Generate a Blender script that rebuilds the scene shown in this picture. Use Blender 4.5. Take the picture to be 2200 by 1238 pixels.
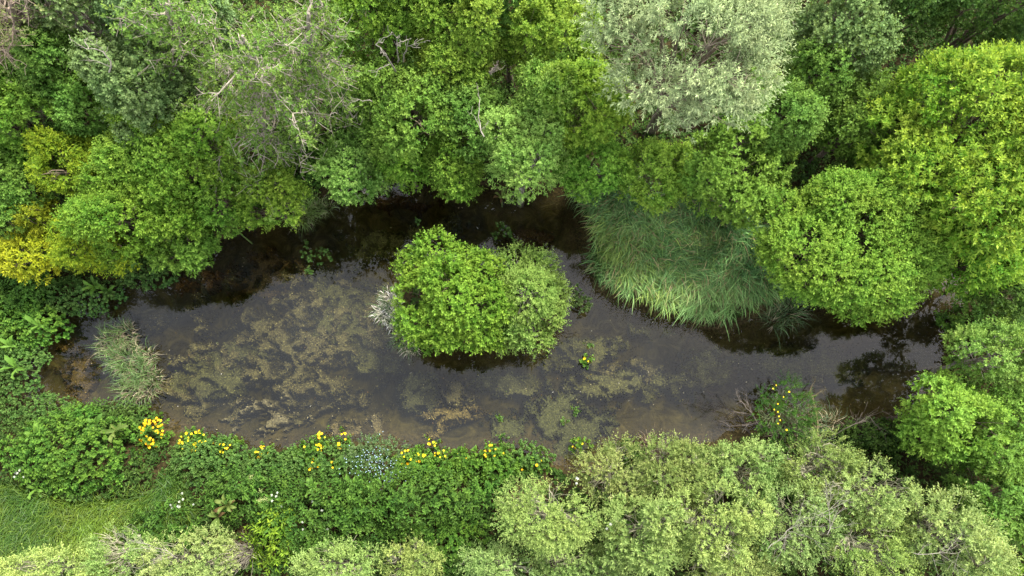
import bpy, math
import numpy as np

# ------------------------------------------------------------------ camera, sky, sun, exposure
scene = bpy.context.scene
for o in list(bpy.data.objects):
    bpy.data.objects.remove(o)
COL = scene.collection
H = 14.2                       # drone height above the water
TILT = math.radians(14.0)      # tilt away from straight down
FPX = 1467.0                   # focal length in photo pixels (2200 wide)
CT, ST = math.cos(TILT), math.sin(TILT)
cam_d = bpy.data.cameras.new('camera')
cam_d.sensor_width = 36.0
cam_d.lens = 36.0 * FPX / 2200.0
cam_d.clip_start = 0.1
cam_d.clip_end = 500.0
cam = bpy.data.objects.new('camera', cam_d)
COL.objects.link(cam)
cam.location = (0, 0, H)
cam.rotation_euler = (TILT, 0, 0)
scene.camera = cam

SUN_EL, SUN_AZ = math.radians(55), math.radians(42)    # azimuth clockwise from +Y (top of picture)
world = bpy.data.worlds.new('World')
scene.world = world
world.use_nodes = True
wn, wl = world.node_tree.nodes, world.node_tree.links
wn.clear()
w_out = wn.new('ShaderNodeOutputWorld')
w_bg = wn.new('ShaderNodeBackground')
w_bg.inputs['Strength'].default_value = 0.08
w_sky = wn.new('ShaderNodeTexSky')
w_sky.sky_type = 'NISHITA'
w_sky.sun_disc = False
w_sky.sun_elevation = SUN_EL
w_sky.sun_rotation = SUN_AZ
w_sky.dust_density = 3.0
w_mix = wn.new('ShaderNodeMix'); w_mix.data_type = 'RGBA'
w_tc = wn.new('ShaderNodeTexCoord')
w_nz = wn.new('ShaderNodeTexNoise'); w_nz.inputs['Scale'].default_value = 3.2; w_nz.inputs['Detail'].default_value = 4.0
w_rmp = wn.new('ShaderNodeMapRange')
w_rmp.inputs['From Min'].default_value = 0.35; w_rmp.inputs['From Max'].default_value = 0.68
w_rmp.inputs['To Min'].default_value = 0.42; w_rmp.inputs['To Max'].default_value = 1.0
wl.new(w_tc.outputs['Generated'], w_nz.inputs['Vector'])
wl.new(w_nz.outputs['Fac'], w_rmp.inputs['Value'])
wl.new(w_rmp.outputs['Result'], w_mix.inputs[0])
wl.new(w_sky.outputs['Color'], w_mix.inputs[6])
w_mix.inputs[7].default_value = (7.6, 7.8, 8.3, 1.0)   # thin bright cloud veil
wl.new(w_mix.outputs[2], w_bg.inputs['Color'])
wl.new(w_bg.outputs['Background'], w_out.inputs['Surface'])

sun_d = bpy.data.lights.new('sun', 'SUN')
sun_d.energy = 2.4
sun_d.angle = math.radians(11)
sun_d.color = (1.0, 0.955, 0.88)
sun = bpy.data.objects.new('sun', sun_d)
COL.objects.link(sun)
sun.rotation_euler = (math.pi / 2 - SUN_EL, 0, math.pi - SUN_AZ)
sun.location = (10, 6, 30)

scene.view_settings.view_transform = 'Standard'
scene.view_settings.look = 'None'
scene.view_settings.gamma = 1.0
scene.view_settings.use_curve_mapping = False
scene.view_settings.exposure = 2.4
scene.render.engine = 'CYCLES'
scene.cycles.max_bounces = 6
scene.cycles.diffuse_bounces = 3
scene.cycles.glossy_bounces = 2
scene.cycles.transmission_bounces = 3
scene.cycles.transparent_max_bounces = 6
scene.cycles.caustics_reflective = False
scene.cycles.caustics_refractive = False

# ------------------------------------------------------------------ helpers
rng = np.random.default_rng(7)
def R(seed):
    return np.random.default_rng(seed)

def at(u, v, z=0.0):
    """photo pixel and a height above the water -> world point"""
    x = (np.asarray(u, float) - 1100.0) / FPX
    y = (619.0 - np.asarray(v, float)) / FPX
    t = (H - z) / (CT - y * ST)
    return np.stack([t * x, t * (y * CT + ST), np.zeros_like(t) + z], -1)

def mpp(u, v, z=0.0):
    y = (619.0 - v) / FPX
    return (H - z) / (CT - y * ST) / FPX

def norm(a):
    return a / np.maximum(np.linalg.norm(a, axis=-1, keepdims=True), 1e-9)

_tab = R(99).random((64, 64, 64)).astype(np.float32)
def noise3(p):
    p = np.asarray(p, float)
    i = np.floor(p).astype(int); f = p - i; f = f * f * (3 - 2 * f)
    def g(a, b, c):
        return _tab[(i[..., 0] + a) % 64, (i[..., 1] + b) % 64, (i[..., 2] + c) % 64]
    x, y, z = f[..., 0], f[..., 1], f[..., 2]
    c00 = g(0,0,0)*(1-x)+g(1,0,0)*x; c10 = g(0,1,0)*(1-x)+g(1,1,0)*x
    c01 = g(0,0,1)*(1-x)+g(1,0,1)*x; c11 = g(0,1,1)*(1-x)+g(1,1,1)*x
    return (c00*(1-y)+c10*y)*(1-z)+(c01*(1-y)+c11*y)*z
def noise2(x, y, s=0.0):
    x = np.asarray(x, float); y = np.asarray(y, float)
    return noise3(np.stack([x + 17.3, y + 9.1, np.zeros_like(x) + s], -1))
def fbm2(x, y, s=0.0, o=4):
    a, t, w = 0.0, 0.0, 1.0
    for k in range(o):
        a = a + w * noise2(x * 2**k + 5.7 * k, y * 2**k - 3.1 * k, s + 1.37 * k); t += w; w *= 0.5
    return a / t

def in_poly(x, y, poly):
    x = np.asarray(x); y = np.asarray(y); c = np.zeros(x.shape, bool)
    n = len(poly)
    for i in range(n):
        x0, y0 = poly[i]; x1, y1 = poly[(i + 1) % n]
        if y0 == y1: continue
        m = ((y0 > y) != (y1 > y)) & (x < (x1 - x0) * (y - y0) / (y1 - y0) + x0)
        c ^= m
    return c
def poly_dist(x, y, poly):
    d = np.full(np.shape(x), 1e9)
    n = len(poly)
    for i in range(n):
        a = np.array(poly[i]); b = np.array(poly[(i + 1) % n]); e = b - a
        t = np.clip(((x - a[0]) * e[0] + (y - a[1]) * e[1]) / max(e @ e, 1e-9), 0, 1)
        d = np.minimum(d, np.hypot(x - a[0] - t * e[0], y - a[1] - t * e[1]))
    return d
def smooth(t):
    t = np.clip(t, 0, 1); return t * t * (3 - 2 * t)

def make_mesh(name, verts, faces, tint=None, smooth_shade=False):
    """faces: list of int arrays (n,k); tint: list of (n,3) arrays matching faces"""
    verts = np.asarray(verts, np.float32).reshape(-1, 3)
    me = bpy.data.meshes.new(name)
    me.vertices.add(len(verts)); me.vertices.foreach_set('co', verts.ravel())
    tot = np.concatenate([np.full(len(f), f.shape[1], np.int32) for f in faces])
    loops = np.concatenate([f.ravel() for f in faces]).astype(np.int32)
    start = np.concatenate([[0], np.cumsum(tot)[:-1]]).astype(np.int32)
    me.loops.add(len(loops)); me.loops.foreach_set('vertex_index', loops)
    me.polygons.add(len(tot)); me.polygons.foreach_set('loop_start', start); me.polygons.foreach_set('loop_total', tot)
    me.polygons.foreach_set('use_smooth', np.full(len(tot), smooth_shade, bool))
    if tint is not None:
        c = np.concatenate(tint).astype(np.float32)
        c4 = np.ones((len(c), 4), np.float32); c4[:, :3] = np.clip(c, 0.001, 1)
        at_ = me.attributes.new('tint', 'FLOAT_COLOR', 'FACE'); at_.data.foreach_set('color', c4.ravel())
    me.update(calc_edges=True)
    return me

def link(name, me, mat=None, parent=None, label=None, cat=None, group=None, kind=None, loc=None):
    o = bpy.data.objects.new(name, me)
    COL.objects.link(o)
    if me is not None and mat is not None and not me.materials:
        me.materials.append(mat)
    if parent is not None: o.parent = parent
    if label: o['label'] = label
    if cat: o['category'] = cat
    if group: o['group'] = group
    if kind: o['kind'] = kind
    if loc is not None: o.location = tuple(float(q) for q in loc)
    return o

class Acc:
    """collects vertices, faces and colours for one mesh, local to an origin"""
    def __init__(s, origin=(0, 0, 0)):
        s.o = np.asarray(origin, float); s.v = []; s.f = {}; s.n = 0
    def add(s, v, f, c):
        v = np.asarray(v, float).reshape(-1, 3)
        f = np.asarray(f) + s.n
        c = np.asarray(c, float)
        if c.ndim == 1: c = np.tile(c, (len(f), 1))
        s.f.setdefault(f.shape[1], []).append((f, c)); s.v.append(v - s.o); s.n += len(v)
    def mesh(s, name, sm=False):
        fs, cs = [], []
        for k in s.f:
            fs.append(np.concatenate([a for a, _ in s.f[k]])); cs.append(np.concatenate([b for _, b in s.f[k]]))
        return make_mesh(name, np.concatenate(s.v), fs, cs, sm)
    def empty(s):
        return s.n == 0

def add_leaves(acc, base, d, nrm, L, W, col, fold=0.18, droop=0.12, mid=0.45):
    n = len(base)
    if n == 0: return
    side = norm(np.cross(d, nrm))
    L = np.broadcast_to(L, (n,))[:, None]; W = np.broadcast_to(W, (n,))[:, None]
    m = base + d * L * mid
    l = m + side * W * 0.5 + nrm * W * fold
    r = m - side * W * 0.5 + nrm * W * fold
    t = base + d * L - np.array([0, 0, 1.0]) * L * droop
    v = np.stack([base, l, t, r], 1)
    i = np.arange(n)[:, None] * 4
    f = np.concatenate([i + np.array([[0, 1, 2]]), i + np.array([[0, 2, 3]])], 1).reshape(-1, 3)
    acc.add(v, f, np.repeat(col, 2, 0))

def add_shoots(acc, pos, axis, g, sp, tone=0.0, var=1.0):
    """leafy shoots: leaves spiral round each axis, young ones at the tip"""
    n = len(pos)
    if n == 0: return
    m = sp['n']
    a = norm(axis)[:, None, :]
    ref = np.where(np.abs(a[..., 2:3]) > 0.9, np.array([1.0, 0, 0]), np.array([0, 0, 1.0]))
    u = norm(np.cross(a, ref)); w = np.cross(a, u)
    t = (np.arange(m) + 0.5) / m
    t = np.clip(t[None] + g.normal(0, 0.06, (n, m)), 0, 1)
    if sp.get('pairs'):
        k = np.arange(m); ang = (k % 2) * math.pi + (k // 2) * math.pi / 2
        ang = ang[None] + g.random((n, 1)) * 6.28 + g.normal(0, 0.2, (n, m))
    else:
        ang = np.arange(m)[None] * 2.4 + g.random((n, 1)) * 6.28 + g.normal(0, 0.25, (n, m))
    rad = np.cos(ang)[..., None] * u + np.sin(ang)[..., None] * w
    ph = np.radians(sp['ph0'] + (sp['ph1'] - sp['ph0']) * t) + g.normal(0, 0.16, (n, m))
    c, s = np.cos(ph)[..., None], np.sin(ph)[..., None]
    d = a * c + rad * s
    nr = a * s - rad * c
    sl = sp['len'] * g.uniform(0.6, 1.25, (n, 1))
    base = pos[:, None, :] + a * (sl * t)[..., None]
    L = sp['L'] * (1.0 - 0.35 * t ** 2) * g.uniform(0.75, 1.2, (n, m))
    W = L * sp['w'] * g.uniform(0.85, 1.15, (n, m))
    sr = g.normal(0, 0.22, (n, 1)) * var
    y = np.clip(sp.get('y0', 0.1) + 0.55 * t ** 1.5 + sr + tone + g.normal(0, 0.14, (n, m)), 0, 1)
    col = np.array(sp['c0'])[None, None] * (1 - y[..., None]) + np.array(sp['c1'])[None, None] * y[..., None]
    col = col * np.exp(g.normal(0, 0.12, (n, m)))[..., None]
    add_leaves(acc, base.reshape(-1, 3), d.reshape(-1, 3), nr.reshape(-1, 3), L.ravel(), W.ravel(),
               col.reshape(-1, 3), sp.get('fold', 0.18), sp.get('droop', 0.12))

def add_tubes(acc, P, Rd, k, col):
    """P (N,m,3) polylines, Rd (N,m) radii"""
    P = np.asarray(P, float); Rd = np.asarray(Rd, float)
    N, m = P.shape[:2]
    if N == 0: return
    T = norm(np.gradient(P, axis=1))
    ref = np.where(np.abs(T[:, :1, 2:3]) > 0.8, np.array([1.0, 0, 0]), np.array([0, 0, 1.0]))
    u = norm(np.cross(T, np.broadcast_to(ref, T.shape))); w = np.cross(T, u)
    an = np.arange(k) * 2 * math.pi / k
    v = P[:, :, None, :] + Rd[:, :, None, None] * (np.cos(an)[None, None, :, None] * u[:, :, None, :] + np.sin(an)[None, None, :, None] * w[:, :, None, :])
    idx = np.arange(N * m * k).reshape(N, m, k)
    a = idx[:, :-1]; b = idx[:, 1:]
    f = np.stack([a, np.roll(a, -1, 2), np.roll(b, -1, 2), b], -1).reshape(-1, 4)
    col = np.broadcast_to(np.asarray(col, float), (N, 3))
    acc.add(v, f, np.repeat(col, (m - 1) * k, 0))
    acc.f.setdefault(k, []).append((idx[:, -1, :] + (acc.n - N * m * k), col))

def add_blades(acc, base, dirs, L, W, g, col, P=6, arch=0.62, reach=0.8, rise=0.75):
    """arching grass blades as tapered strips"""
    n = len(base)
    s = np.linspace(0, 1, P)[None, :]
    L = np.broadcast_to(L, (n,))[:, None]
    rc = (reach * np.exp(g.normal(0, 0.18, (n, 1)))) * L * s ** 1.35
    ar = np.clip(arch * np.exp(g.normal(0, 0.12, (n, 1))), 0.2, 0.95)
    z = rise * L * np.sin(s * math.pi * ar)
    dd = np.concatenate([dirs, np.zeros((n, 1))], 1)[:, None, :]
    sd = np.stack([-dirs[:, 1], dirs[:, 0], np.zeros(n)], 1)[:, None, :]
    bend = g.normal(0, 0.10, (n, 1)) * L * s ** 2
    p = base[:, None, :] + dd * rc[..., None] + sd * bend[..., None]
    p[..., 2] += z
    wv = np.broadcast_to(W, (n,))[:, None] * (1 - s ** 2 * 0.92) * 0.5
    roll = g.normal(0, 0.5, (n, 1, 1))
    up = np.array([0, 0, 1.0])
    sv = sd * np.cos(roll) + up * np.sin(roll)
    v = np.stack([p - sv * wv[..., None], p + sv * wv[..., None]], 2)
    idx = np.arange(n * P * 2).reshape(n, P, 2)
    f = np.stack([idx[:, :-1, 0], idx[:, 1:, 0], idx[:, 1:, 1], idx[:, :-1, 1]], -1).reshape(-1, 4)
    acc.add(v, f, np.repeat(col, P - 1, 0))

# ------------------------------------------------------------------ materials
def new_mat(name):
    m = bpy.data.materials.new(name); m.use_nodes = True
    n, l = m.node_tree.nodes, m.node_tree.links
    n.clear()
    return m, n, l

def leaf_mat(name, transl=0.38, rough=0.55, spec=0.12, warm=(1.25, 1.15, 0.5)):
    m, n, l = new_mat(name)
    out = n.new('ShaderNodeOutputMaterial')
    a = n.new('ShaderNodeAttribute'); a.attribute_name = 'tint'
    tc = n.new('ShaderNodeTexCoord')
    nz = n.new('ShaderNodeTexNoise'); nz.inputs['Scale'].default_value = 1.7; nz.inputs['Detail'].default_value = 3
    l.new(tc.outputs['Object'], nz.inputs['Vector'])
    mr = n.new('ShaderNodeMapRange'); mr.inputs['From Min'].default_value = 0.3; mr.inputs['From Max'].default_value = 0.7
    mr.inputs['To Min'].default_value = 0.485; mr.inputs['To Max'].default_value = 0.512
    l.new(nz.outputs['Fac'], mr.inputs['Value'])
    hs = n.new('ShaderNodeHueSaturation'); l.new(mr.outputs['Result'], hs.inputs['Hue']); l.new(a.outputs['Color'], hs.inputs['Color'])
    p = n.new('ShaderNodeBsdfPrincipled')
    p.inputs['Roughness'].default_value = rough
    p.inputs['Specular IOR Level'].default_value = spec
    l.new(hs.outputs['Color'], p.inputs['Base Color'])
    tr = n.new('ShaderNodeBsdfTranslucent')
    mx = n.new('ShaderNodeMix'); mx.data_type = 'RGBA'; mx.blend_type = 'MULTIPLY'; mx.inputs[0].default_value = 1.0
    l.new(hs.outputs['Color'], mx.inputs[6]); mx.inputs[7].default_value = (*warm, 1)
    l.new(mx.outputs[2], tr.inputs['Color'])
    ms = n.new('ShaderNodeMixShader'); ms.inputs[0].default_value = transl
    l.new(p.outputs[0], ms.inputs[1]); l.new(tr.outputs[0], ms.inputs[2])
    l.new(ms.outputs[0], out.inputs['Surface'])
    return m

def simple_mat(name, rough=0.85, spec=0.2, nscale=9.0, namp=0.5, base=None):
    """tint attribute (or a base colour) broken up by noise"""
    m, n, l = new_mat(name)
    out = n.new('ShaderNodeOutputMaterial')
    p = n.new('ShaderNodeBsdfPrincipled'); p.inputs['Roughness'].default_value = rough; p.inputs['Specular IOR Level'].default_value = spec
    if base is None:
        a = n.new('ShaderNodeAttribute'); a.attribute_name = 'tint'; src = a.outputs['Color']
    else:
        rg = n.new('ShaderNodeRGB'); rg.outputs[0].default_value = (*base, 1); src = rg.outputs[0]
    tc = n.new('ShaderNodeTexCoord')
    nz = n.new('ShaderNodeTexNoise'); nz.inputs['Scale'].default_value = nscale; nz.inputs['Detail'].default_value = 5
    l.new(tc.outputs['Object'], nz.inputs['Vector'])
    mr = n.new('ShaderNodeMapRange'); mr.inputs['From Min'].default_value = 0.3; mr.inputs['From Max'].default_value = 0.7
    mr.inputs['To Min'].default_value = 1 - namp; mr.inputs['To Max'].default_value = 1 + namp
    l.new(nz.outputs['Fac'], mr.inputs['Value'])
    mx = n.new('ShaderNodeMix'); mx.data_type = 'RGBA'; mx.blend_type = 'MULTIPLY'; mx.inputs[0].default_value = 1.0
    l.new(src, mx.inputs[6]); l.new(mr.outputs['Result'], mx.inputs[7])
    l.new(mx.outputs[2], p.inputs['Base Color'])
    bp = n.new('ShaderNodeBump'); bp.inputs['Strength'].default_value = 0.4; bp.inputs['Distance'].default_value = 0.02
    l.new(nz.outputs['Fac'], bp.inputs['Height']); l.new(bp.outputs[0], p.inputs['Normal'])
    l.new(p.outputs[0], out.inputs['Surface'])
    return m

M_LEAF = leaf_mat('leaf')
M_SILVER = leaf_mat('silver_leaf', 0.18, 0.55, 0.3, (1.05, 1.05, 0.85))
M_BLADE = leaf_mat('grass_blade', 0.25, 0.5, 0.3)
M_PETAL = leaf_mat('petal', 0.3, 0.6, 0.2, (1.0, 1.0, 0.8))
M_BARK = simple_mat('bark', 0.9, 0.15, 14, 0.45)
M_WEED = simple_mat('water_weed', 0.8, 0.1, 38, 0.6)

def ground_mat():
    m, n, l = new_mat('ground')
    out = n.new('ShaderNodeOutputMaterial')
    p = n.new('ShaderNodeBsdfPrincipled'); p.inputs['Roughness'].default_value = 0.95; p.inputs['Specular IOR Level'].default_value = 0.1
    tc = n.new('ShaderNodeTexCoord')
    n1 = n.new('ShaderNodeTexNoise'); n1.inputs['Scale'].default_value = 0.9; n1.inputs['Detail'].default_value = 6; n1.inputs['Roughness'].default_value = 0.65
    n2 = n.new('ShaderNodeTexNoise'); n2.inputs['Scale'].default_value = 22; n2.inputs['Detail'].default_value = 5
    for q in (n1, n2): l.new(tc.outputs['Object'], q.inputs['Vector'])
    r1 = n.new('ShaderNodeValToRGB')
    e = r1.color_ramp.elements
    e[0].position = 0.30; e[0].color = (0.015, 0.012, 0.005, 1)
    e[1].position = 0.72; e[1].color = (0.050, 0.040, 0.017, 1)
    x = e.new(0.5); x.color = (0.028, 0.022, 0.009, 1)
    l.new(n1.outputs['Fac'], r1.inputs['Fac'])
    r2 = n.new('ShaderNodeValToRGB'); e = r2.color_ramp.elements
    e[0].position = 0.35; e[0].color = (0.45, 0.45, 0.45, 1); e[1].position = 0.68; e[1].color = (1.5, 1.45, 1.3, 1)
    l.new(n2.outputs['Fac'], r2.inputs['Fac'])
    mx = n.new('ShaderNodeMix'); mx.data_type = 'RGBA'; mx.blend_type = 'MULTIPLY'; mx.inputs[0].default_value = 1
    l.new(r1.outputs[0], mx.inputs[6]); l.new(r2.outputs[0], mx.inputs[7])
    n3 = n.new('ShaderNodeTexNoise'); n3.inputs['Scale'].default_value = 2.6; n3.inputs['Detail'].default_value = 8; n3.inputs['Roughness'].default_value = 0.72; n3.inputs['Distortion'].default_value = 1.2
    l.new(tc.outputs['Object'], n3.inputs['Vector'])
    r3 = n.new('ShaderNodeValToRGB'); e = r3.color_ramp.elements
    e[0].position = 0.34; e[0].color = (0.022, 0.019, 0.008, 1); e[1].position = 0.72; e[1].color = (0.165, 0.138, 0.058, 1)
    x = e.new(0.5); x.color = (0.058, 0.049, 0.020, 1)
    l.new(n3.outputs['Fac'], r3.inputs['Fac'])
    sx = n.new('ShaderNodeSeparateXYZ'); l.new(tc.outputs['Object'], sx.inputs[0])
    mz = n.new('ShaderNodeMapRange'); mz.inputs['From Min'].default_value = -0.06; mz.inputs['From Max'].default_value = -0.30
    l.new(sx.outputs['Z'], mz.inputs['Value'])
    m3 = n.new('ShaderNodeMix'); m3.data_type = 'RGBA'; l.new(mz.outputs[0], m3.inputs[0]); l.new(mx.outputs[2], m3.inputs[6]); l.new(r3.outputs[0], m3.inputs[7])
    l.new(m3.outputs[2], p.inputs['Base Color'])
    bp = n.new('ShaderNodeBump'); bp.inputs['Strength'].default_value = 0.6; bp.inputs['Distance'].default_value = 0.03
    l.new(n2.outputs['Fac'], bp.inputs['Height']); l.new(bp.outputs[0], p.inputs['Normal'])
    l.new(p.outputs[0], out.inputs['Surface'])
    return m

def water_mat():
    m, n, l = new_mat('pond_water')
    out = n.new('ShaderNodeOutputMaterial')
    tc = n.new('ShaderNodeTexCoord')
    nz = n.new('ShaderNodeTexNoise'); nz.inputs['Scale'].default_value = 2.2; nz.inputs['Detail'].default_value = 1
    l.new(tc.outputs['Object'], nz.inputs['Vector'])
    bp = n.new('ShaderNodeBump'); bp.inputs['Strength'].default_value = 0.03; bp.inputs['Distance'].default_value = 0.02
    l.new(nz.outputs['Fac'], bp.inputs['Height'])
    tr = n.new('ShaderNodeBsdfTransparent'); tr.inputs['Color'].default_value = (0.97, 0.96, 0.93, 1)
    df = n.new('ShaderNodeBsdfDiffuse'); df.inputs['Color'].default_value = (0.040, 0.045, 0.044, 1)
    n2 = n.new('ShaderNodeTexNoise'); n2.inputs['Scale'].default_value = 0.42; n2.inputs['Detail'].default_value = 5; n2.inputs['Distortion'].default_value = 0.8
    l.new(tc.outputs['Object'], n2.inputs['Vector'])
    mr = n.new('ShaderNodeMapRange'); mr.inputs['From Min'].default_value = 0.4; mr.inputs['From Max'].default_value = 0.72
    mr.inputs['To Min'].default_value = 0.0; mr.inputs['To Max'].default_value = 0.12
    l.new(n2.outputs['Fac'], mr.inputs['Value'])
    m1 = n.new('ShaderNodeMixShader'); l.new(mr.outputs[0], m1.inputs[0]); l.new(tr.outputs[0], m1.inputs[1]); l.new(df.outputs[0], m1.inputs[2])
    gl = n.new('ShaderNodeBsdfGlossy'); gl.inputs['Roughness'].default_value = 0.03; gl.inputs['Color'].default_value = (1, 1, 1, 1)
    l.new(bp.outputs[0], gl.inputs['Normal'])
    fr = n.new('ShaderNodeFresnel'); fr.inputs['IOR'].default_value = 1.34; l.new(bp.outputs[0], fr.inputs['Normal'])
    m2 = n.new('ShaderNodeMixShader'); l.new(fr.outputs[0], m2.inputs[0]); l.new(m1.outputs[0], m2.inputs[1]); l.new(gl.outputs[0], m2.inputs[2])
    l.new(m2.outputs[0], out.inputs['Surface'])
    va = n.new('ShaderNodeVolumeAbsorption'); va.inputs['Color'].default_value = (0.57, 0.56, 0.36, 1); va.inputs['Density'].default_value = 4.2
    l.new(va.outputs[0], out.inputs['Volume'])
    return m

# ------------------------------------------------------------------ terrain and water
SHORE_PX = [(40,850),(55,770),(75,690),(165,625),(260,600),(380,575),(470,520),(540,480),(640,440),(720,410),(820,385),(900,378),(1010,388),
            (1090,415),(1180,392),(1240,430),(1258,520),(1262,610),(1320,640),(1400,672),(1500,705),(1580,700),(1650,668),(1720,640),(1830,640),
            (1950,625),(2050,585),(2125,590),(2100,640),(2045,700),(2020,780),(1985,850),(1930,905),(1850,925),(1740,925),(1620,925),(1520,945),
            (1430,955),(1340,965),(1290,1000),(1230,1010),(1170,985),(1080,962),(985,992),(900,975),(800,952),(700,948),(600,962),(520,975),
            (440,950),(380,940),(345,915),(290,905),(215,890),(120,880)]
SHORE = [tuple(at(u, v, 0.0)[:2]) for u, v in SHORE_PX]
ISLE_PX = [(865,640),(880,590),(930,555),(1000,560),(1080,575),(1160,590),(1215,625),(1215,670),(1170,715),(1090,735),(1000,735),(920,735),(880,700)]
ISLE = [tuple(at(u, v, 0.0)[:2]) for u, v in ISLE_PX]

def shore_sd(x, y):
    """positive on land, negative in water"""
    d = poly_dist(x, y, SHORE); d = np.where(in_poly(x, y, SHORE), -d, d)
    e = poly_dist(x, y, ISLE); e = np.where(in_poly(x, y, ISLE), e, -e)
    return np.maximum(d, e)
def ground_z(x, y):
    x = np.asarray(x, float); y = np.asarray(y, float)
    s = shore_sd(x, y) + (fbm2(x * 1.5, y * 1.5, 3.0, 3) - 0.5) * 0.35
    land = 0.03 + 0.28 * smooth(s / 0.9) + 0.35 * smooth((s - 1.0) / 6.0) + 0.10 * (fbm2(x * 0.9, y * 0.9, 8.0) - 0.4) * smooth(s / 1.0)
    bed = -0.02 - 0.42 * smooth(-s / 0.9) + 0.22 * (fbm2(x * 1.3, y * 1.3, 5.0) - 0.5) * smooth(-s / 0.8)
    return np.where(s > 0, land, bed)

gx = np.concatenate([np.linspace(-70, -15, 20)[:-1], np.linspace(-15, 15, 260), np.linspace(15, 70, 20)[1:]])
gy = np.concatenate([np.linspace(-60, -5, 18)[:-1], np.linspace(-5, 15, 180), np.linspace(15, 80, 20)[1:]])
GX, GY = np.meshgrid(gx, gy)
GZ = ground_z(GX, GY)
nx, ny = len(gx), len(gy)
idx = np.arange(nx * ny).reshape(ny, nx)
quads = np.stack([idx[:-1, :-1], idx[:-1, 1:], idx[1:, 1:], idx[1:, :-1]], -1).reshape(-1, 4)
link('ground', make_mesh('ground', np.stack([GX, GY, GZ], -1), [quads], None, True), ground_mat(), kind='structure')
wv = np.array([[x_, y_, z_] for z_ in (0, -1.6) for x_, y_ in ((-13, -2.2), (13, -2.2), (13, 8.5), (-13, 8.5))], float)
link('pond_water', make_mesh('pond_water', wv, [np.array([[0, 1, 2, 3], [7, 6, 5, 4], [0, 4, 5, 1], [1, 5, 6, 2], [2, 6, 7, 3], [3, 7, 4, 0]])]), water_mat(), kind='structure')

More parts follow.
